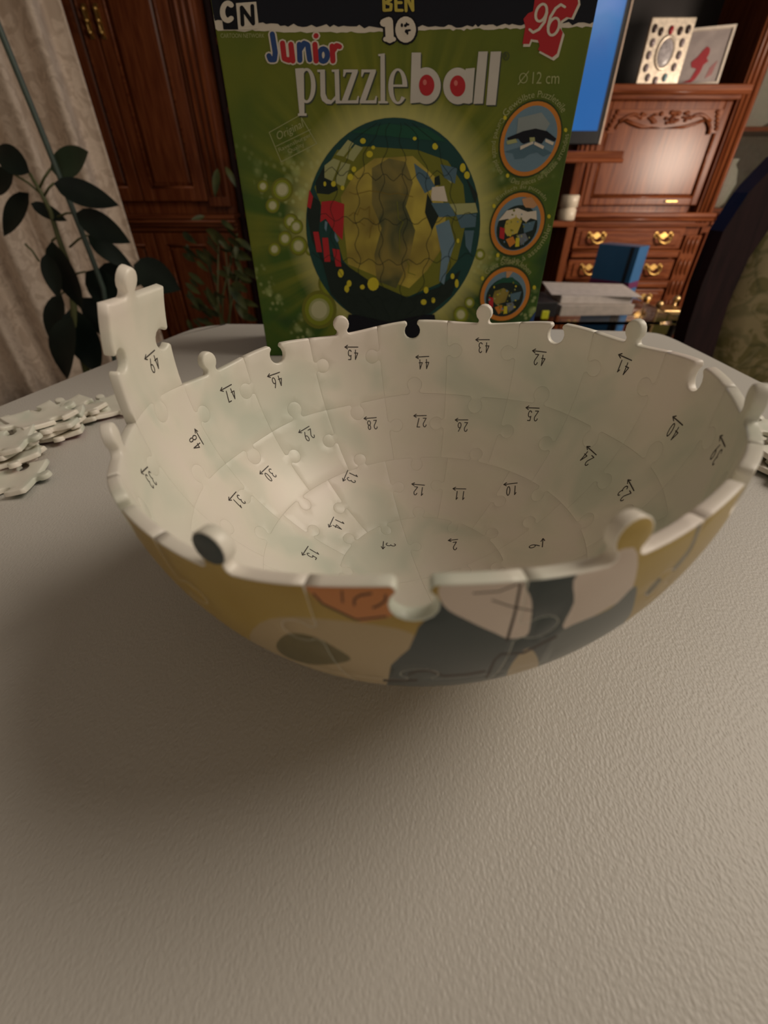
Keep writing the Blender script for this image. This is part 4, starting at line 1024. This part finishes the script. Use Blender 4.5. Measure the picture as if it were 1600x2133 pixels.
def frame2():
    t = thing('red_figure_frame', (1.23, 2.378, 1.1505), 'white framed picture with a red shape leaning behind the silver frame', 'picture frame')
    M = Matrix.Translation((1.23, 2.378, 1.151)) @ Matrix.Rotation(radians(-22), 4, 'Z') @ Matrix.Rotation(radians(-9), 4, 'X')
    def put(mb, nm, mt):
        o = mb.build(nm, mt); o.data.transform(M); attach(o, t); return o
    put(MB().box(-.082, .082, 0, .010, 0, .165, 0, .002), 'backing', WHITEP)
    m = MB(); m.box(-.082, -.074, -.006, 0, 0, .165).box(.074, .082, -.006, 0, 0, .165).box(-.074, .074, -.006, 0, 0, .008).box(-.074, .074, -.006, 0, .157, .165); put(m, 'frame', plain('white_frame', (0.78, 0.70, 0.6), 0.3))
    put(MB().box(-.073, .073, -.001, 0, .009, .156), 'picture', plain('grey_picture', (0.38, 0.33, 0.32), 0.4, 0, .1, 30))
    red = [(-.045, .012), (-.02, .02), (-.008, .05), (-.028, .055), (-.034, .07), (-.016, .085), (-.006, .10), (.006, .112), (.018, .104), (.02, .092), (.016, .078), (.024, .07), (.012, .06), (.008, .04), (-.002, .02), (-.015, .010)]
    put(MB().prism(red, -.0025, -.001), 'red_shape', flat('faded_red', (0.36, 0.05, 0.06)))
    put(MB().prism([(.03, .02), (.05, .03), (.056, .07), (.045, .06), (.036, .05)], -.002, -.001), 'pink_shape', flat('faded_pink', (0.38, 0.18, 0.18)))
frame2()
t = thing('television', (.25, 2.30, .95), 'flat television with a glowing blue screen behind the puzzle box', 'television')
TVL, TVR, TVB, TVT = -.34, .862, .968, 1.70
MB().box(TVL, TVR, 2.265, 2.32, TVB, TVT, 0, .004).build('bezel', plain('tv_black', (0.008, 0.008, 0.010), 0.25), t)
MB().box(TVR-.001, TVR+.006, 2.262, 2.32, TVB, TVT, 0, .002).build('edge_trim', plain('tv_trim', (0.55, 0.42, 0.33), 0.3, 0.6), t)
def screen():
    m, tt, b = nt('tv_screen')
    v = noise(tt, coords(tt), 3.2, 2, 1.0)
    c = ramp(tt, v, [(0.42, (0.0, 0.125, 0.42)), (0.60, (0.0, 0.16, 0.47)), (0.70, (0.06, 0.20, 0.55))])
    tt.links.new(c, b.inputs['Emission Color']); b.inputs['Emission Strength'].default_value = 0.75; b.inputs['Base Color'].default_value = (0.01, 0.01, 0.02, 1); b.inputs['Roughness'].default_value = 0.2
    return m
MB().box(TVL+.018, TVR-.018, 2.262, 2.2655, TVB+.042, TVT-.035).build('screen', screen(), t)
MB().box(.10, .40, 2.22, 2.34, .9405, .952, 0, .003).box(.22, .28, 2.29, 2.33, .95, 1.05).build('stand', plain('tv_black', (0, 0, 0)), t)
t = thing('television_shelf', (.25, 2.2, 0), 'projecting wooden shelf under the television beside the puzzle box', 'shelf')
m = MB().box(-.36, .888, 2.06, 2.345, .915, .940, 0, .004); m.tube([(-.36, 2.06, .912), (.888, 2.06, .912)], .007, 8); m.build('board', WOODX, t)
MB().box(-.34, .795, 2.14, 2.40, .70, .722, 0, .003).build('lower_board', WOODX, t)
for x in (-.34, .20, .765): MB().box(x, x+.03, 2.14, 2.40, 0, .70, 0, .003).box(x, x+.03, 2.20, 2.38, .722, .915, 0, .003).build('support', WOOD, t)
MB().box(-.34, .795, 2.38, 2.40, 0.02, .70).build('back_panel', DARKWOOD, t)
o = MB().lathe([(.030, 0), (.034, .004), (.034, .036), (.030, .040), (.030, .044), (.035, .046), (.035, .082), (.031, .086), (.001, .086)], (.760, 2.165, .7222), 28).build('cream_jar', plain('cream_jar', (0.62, 0.54, 0.42), 0.4)); tag(o, 'small cream lidded jar on the ledge right of the puzzle box', 'jar')
# ------------------------------------------------------------------ low tables and things before the drawers
t = thing('glass_side_table', (.7, 1.7, 0), 'two-tier glass side table holding papers in front of the drawers', 'table')
MB().box(.34, 1.02, 1.52, 1.98, .468, .478, 0, .002).build('glass_top', GLASS, t)
MB().box(.36, 1.0, 1.54, 1.96, .33, .338, 0, .002).build('lower_glass', GLASS, t)
for x in (.37, .99):
    for y in (1.55, 1.95): MB().lathe([(.012, 0), (.010, .02), (.010, .46), (.012, .468)], (x, y, 0), 12).build('leg', plain('dark_metal', (0.03, 0.025, 0.022), 0.35, .6), t)
def stack_item(nm, x0, x1, y0, y1, z0, z1, rot, mt, lab, cat):
    o = MB().box(-(x1-x0)/2, (x1-x0)/2, -(y1-y0)/2, (y1-y0)/2, 0, z1-z0, 0, .0015).build(nm, mt); o.location = ((x0+x1)/2, (y0+y1)/2, z0); o.rotation_euler = (0, 0, radians(rot)); return tag(o, lab, cat)
PAPER = plain('paper_white', (0.62, 0.57, 0.54), 0.7)
stack_item('magazine_pile', .60, .86, 1.60, 1.84, .4785, .512, 4, plain('paper_edges', (0.45, 0.40, 0.36), 0.7), 'thick pale paper stack lying on the glass side table', 'papers')
stack_item('notebook', .62, .86, 1.62, 1.84, .5125, .536, -3, PAPER, 'white notebook lying on the thick paper stack', 'notebook')
stack_item('paper_sheet', .60, .90, 1.62, 1.86, .5365, .5385, -9, PAPER, 'loose white sheet on top of the notebook', 'paper')
stack_item('dark_folder', .47, .585, 1.58, 1.80, .4785, .525, 3, plain('black_folder', (0.02, 0.02, 0.022), 0.4), 'dark folder beside the paper stack next to the puzzle box', 'folder')
p0 = at(1131, 632, 1.56)
o = MB().box(-.012, .012, -.004, .004, 0, .026, 0, .002).build('yellow_marker', plain('fluorescent_yellow', (0.6, 0.62, 0.03), 0.4)); o.location = (.545, 1.556, .4785); tag(o, 'tiny bright yellow marker block at the edge of the puzzle box', 'marker')
t = thing('blue_gift_box', (1.015, 2.12, 0), 'tall blue gift box with purple ribbon before the drawers', 'gift box')
gm = MB(); M = Matrix.Translation((1.015, 2.12, 0)) @ Matrix.Rotation(radians(-47), 4, 'Z')
def gput(mb, nm, mt):
    o = mb.build(nm, mt); o.data.transform(M); attach(o, t); return o
gput(MB().box(-.085, .085, -.05, .05, .0005, .640, 0, .002), 'carton', plain('blue_card', (0.018, 0.10, 0.24), 0.3, 0, .15, 6))
gput(MB().box(-.0855, .0855, -.0505, .0505, .485, .510), 'ribbon', plain('purple_ribbon', (0.10, 0.015, 0.07), 0.4))
gput(MB().box(.050, .066, -.0507, -.0497, .001, .638), 'dark_stripe', plain('navy_card', (0.006, 0.015, 0.03), 0.3))
t = thing('gilt_stand', (1.10, 1.86, 0), 'small gilt metal stand with ball finials beside the chair', 'stand')
GLD = plain('gilt_metal', (0.62, 0.43, 0.2), 0.38, 1.0)
GX0, GX1, GY0, GY1 = 1.065, 1.185, 1.80, 1.90
for x in (GX0, GX1):
    for y in (GY0, GY1):
        m = MB().lathe([(.008, 0), (.006, .02), (.005, .44), (.006, .46)], (x, y, 0), 10); m.blob((x, y, .474), .014); m.build('post', GLD, t)
MB().box(GX0, GX1, GY0, GY1, .435, .452, 0, .003).build('top_frame', GLD, t)
MB().box(GX0+.006, GX1-.006, GY0+.006, GY1-.006, .36, .434, 0, .003).build('drawer_box', plain('olive_lacquer', (0.045, 0.04, 0.008), 0.25), t)
MB().box(GX0, GX1, GY0, GY1, .12, .13, 0, .002).build('lower_shelf', GLD, t)
# ------------------------------------------------------------------ dining chair at the right
def chair():
    Y = .75
    t = thing('dining_chair', (.79, Y - .2, 0), 'dark framed dining chair with floral upholstered back at the right', 'chair')
    X0, X1, ZB, ZT = .515, 1.07, .50, .935
    # frame outline: rounded top corners
    def outline(k):
        pts = []; x0, x1, zb, zt = X0+k, X1-k, ZB+k*.8, ZT-k; r = .20 - k*.5
        pts += [(x0 + .012, zb), (x0, zb + (zt-zb)*.35), (x0 - .002, zt - r - .02)]
        pts += [(x0 + r - r*cos(radians(a)), zt - r*.9 + r*.9*sin(radians(a))) for a in range(10, 91, 16)]
        pts += [(x1 - r + r*sin(radians(a)), zt - r*.9 + r*.9*cos(radians(a))) for a in range(0, 81, 16)]
        pts += [(x1 + .002, zt - r - .02), (x1, zb + (zt-zb)*.35), (x1 - .012, zb)]
        return pts
    o, i = outline(0), outline(.055); n = len(o)
    m = MB(); vs = []
    lean = lambda x, z, y: (x, y + (z-ZB)*.10, z)
    for pts, y in ((o, Y), (o, Y+.035), (i, Y+.035), (i, Y)): vs += [lean(p[0], p[1], y) for p in pts]
    fs = [(l*n+k, l*n+(k+1) % n, ((l+1) % 4)*n+(k+1) % n, ((l+1) % 4)*n+k) for l in range(4) for k in range(n)]
    m.add(vs, fs); m.build('back_frame', DARKWOOD, t)
    # padded back: domed panel
    cx, cz = (X0+X1)/2, (ZB+ZT)/2; m = MB(); rings = [(1.0, 0), (.97, -.012), (.85, -.022), (.5, -.028)]; vs = []
    for s_, dy in rings: vs += [lean(cx + (p[0]-cx)*s_, cz + (p[1]-cz)*s_, Y + .012 + dy) for p in i]
    vs.append(lean(cx, cz, Y - .018)); fs = [(l*n+k, l*n+(k+1) % n, (l+1)*n+(k+1) % n, (l+1)*n+k) for l in range(3) for k in range(n)] + [(3*n+k, 3*n+(k+1) % n, 4*n) for k in range(n)]
    m.add(vs, fs, 0, True); k0 = len(m.v); m.add([lean(p[0], p[1], Y+.03) for p in i], [list(range(n))]); m.build('back_cushion', FABRIC, t)
    MB().box(X0+.01, X1-.01, Y-.42, Y-.01, .40, .485, 0, .025).build('seat', FABRIC, t)
    MB().box(X0+.005, X1-.005, Y-.43, Y, .35, .399, 0, .004).build('seat_rail', DARKWOOD, t)
    for x in (X0+.03, X1-.03):
        MB().tube([(x, Y-.40, .36), (x, Y-.405, .2), (x, Y-.40, 0)], [.022, .019, .015], 10).build('leg', DARKWOOD, t)
        MB().tube([(x, Y+.015, .52), (x, Y+.0, .3), (x, Y+.05, 0)], [.02, .02, .016], 10).build('leg', DARKWOOD, t)
chair()
# ------------------------------------------------------------------ plants
def leaf_mesh(base, tip, width, side, bow=.12, n=9, fold=.18):
    """one leaf blade with a midrib fold and a petiole end"""
    base, tip = Vector(base), Vector(tip); ax = tip-base; L = ax.length; ax.normalize()
    w = side - ax*side.dot(ax); w.normalize(); nn = ax.cross(w)
    m = MB(); vs = []
    for i in range(n+1):
        u = i/n; hw = width/2*(sin(pi*min(1, u*1.02)**.82))**.75 if 0 < u < 1 else .0004
        c_ = base + ax*(L*u) + nn*(bow*L*sin(pi*u))
        vs += [c_ - w*hw + nn*hw*fold, c_ - w*hw*.5 + nn*hw*fold*.3, c_, c_ + w*hw*.5 + nn*hw*fold*.3, c_ + w*hw + nn*hw*fold]
    fs = [(i*5+k, i*5+k+1, (i+1)*5+k+1, (i+1)*5+k) for i in range(n) for k in range(4)]
    return m.add(vs, fs, 0, True)
def plant1():
    Y = 1.10
    t = thing('rubber_plant', (-.62, Y, 0), 'dark rubber plant tied to a green stake before the curtain', 'plant')
    g = lambda x, y, dy=0: at(x, y, Y + dy)
    b = at(165, 800, Y)
    MB().lathe([(.085, 0), (.09, .01), (.125, .26), (.135, .27), (.135, .29), (.118, .29), (.11, .25), (.001, .25)], (b.x, Y, .0), 28).build('pot', POT, t)
    MB().tube([g(-30, -10), g(0, 62), g(68, 228), g(130, 382), g(185, 520), g(215, 600), (b.x+.06, Y, .24)], .0055, 8).build('stake', plain('green_stake', (0.05, 0.075, 0.06), 0.45), t)
    stem = [(62, 362), (85, 400), (105, 440), (120, 490), (138, 540), (150, 600), (158, 690)]
    MB().tube([g(*p) for p in stem] + [Vector((b.x, Y, .24))], [.003, .004, .0045, .005, .006, .007, .008, .011], 8).build('stem', STEM, t)
    L = [((62, 360), (-8, 308), 46, 0, -.02), ((105, 352), (184, 316), 50, 1, .02), ((28, 362), (-22, 402), 44, 0, .0), ((112, 382), (248, 428), 44, 0, -.04), ((60, 402), (8, 492), 44, 0, .05),
         ((64, 424), (140, 460), 26, 0, .0), ((158, 444), (272, 506), 50, 0, -.03), ((182, 490), (280, 562), 38, 0, .03), ((108, 502), (172, 645), 62, 0, -.05), ((96, 528), (122, 622), 40, 0, -.08),
         ((178, 566), (272, 655), 70, 0, .02), ((278, 552), (376, 604), 66, 0, -.02), ((128, 612), (118, 730), 56, 0, .04), ((150, 640), (205, 780), 80, 0, .0), ((205, 560), (300, 590), 50, 0, .06), ((170, 620), (265, 720), 66, 0, .05), ((150, 660), (140, 790), 70, 0, -.03)]
    R_ = random.Random(2)
    for (b0, t0, w, k, dy) in L:
        p, q = g(*b0, dy), g(*t0, dy + R_.uniform(-.05, .03)); side = Vector((0, 0, 1)).cross(q-p); wv = side.normalized()*.35 + (q-p).cross(Vector((0, 1, 0))).normalized()
        wid = w/FPX*Y/1.18
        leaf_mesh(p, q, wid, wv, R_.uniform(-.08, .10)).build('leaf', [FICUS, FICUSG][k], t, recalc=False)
    for b0, s0 in (((28, 362), (90, 408)), ((105, 352), (80, 396)), ((112, 382), (92, 408)), ((158, 444), (120, 452)), ((182, 490), (145, 515)), ((52, 508), (82, 545)), ((62, 360), (72, 382)), ((178, 566), (146, 580)), ((108, 502), (122, 498)), ((128, 612), (150, 606))):
        MB().tube([g(*s0), g((b0[0]+s0[0])/2, (b0[1]+s0[1])/2 - 4), g(*b0)], .0022, 6).build('petiole', STEM, t)
plant1()
def plant2():
    Y = 1.98
    t = thing('leafy_potted_plant', (-.50, Y, 0), 'bushy plant with slender leaves between dark cabinet and puzzle box', 'plant')
    g = lambda x, y, dy=0: at(x, y, Y + dy)
    b = at(455, 700, Y)
    MB().lathe([(.075, 0), (.08, .01), (.11, .20), (.118, .21), (.118, .225), (.10, .225), (.095, .19), (.001, .19)], (b.x, Y, 0), 24).build('pot', POT, t)
    z6 = lambda x, y: (370 + x/5.33, 300 + y/5.33)
    L = [((430, 1000), (610, 1220)), ((210, 1180), (400, 1340)), ((320, 1190), (440, 1340)), ((575, 1580), (775, 1840)), ((600, 1540), (770, 1650)), ((215, 1730), (390, 1950)), ((315, 1650), (460, 1880)), ((175, 1460), (280, 1570)), ((580, 1480), (740, 1480)), ((445, 270), (415, 590)), ((530, 250), (650, 480)), ((300, 800), (150, 840)), ((320, 1080), (440, 1150)), ((650, 1100), (640, 1280))]
    R_ = random.Random(8)
    for k in range(62):
        x, y = R_.uniform(40, 760), R_.uniform(820, 1980); a = R_.uniform(.2, 1.4); l = R_.uniform(130, 260); L.append(((x, y), (x + l*cos(a), y + l*sin(a))))
    for i, (p0, q0) in enumerate(L):
        dy = R_.uniform(-.06, .06); p, q = g(*z6(*p0), dy), g(*z6(*q0), dy - R_.uniform(0, .04)); d_ = q-p
        wv = d_.cross(Vector((0, 1, 0))).normalized() + Vector((0, R_.uniform(-.8, .8), 0))
        leaf_mesh(p, q, d_.length*R_.uniform(.26, .36), wv, R_.uniform(-.1, .1), 6).build('leaf', GREENLEAF, t, recalc=False)
    for k in range(4):
        x = R_.uniform(420, 500); y = R_.uniform(440, 560); p = g(x, y, R_.uniform(-.04, .04))
        MB().tube([Vector((b.x + R_.uniform(-.03, .03), Y, .19)), (Vector((b.x, Y, .19)) + p)/2 + Vector((R_.uniform(-.03, .03), 0, .03)), p], [.005, .004, .002], 6).build('stem', STEM, t)
plant2()
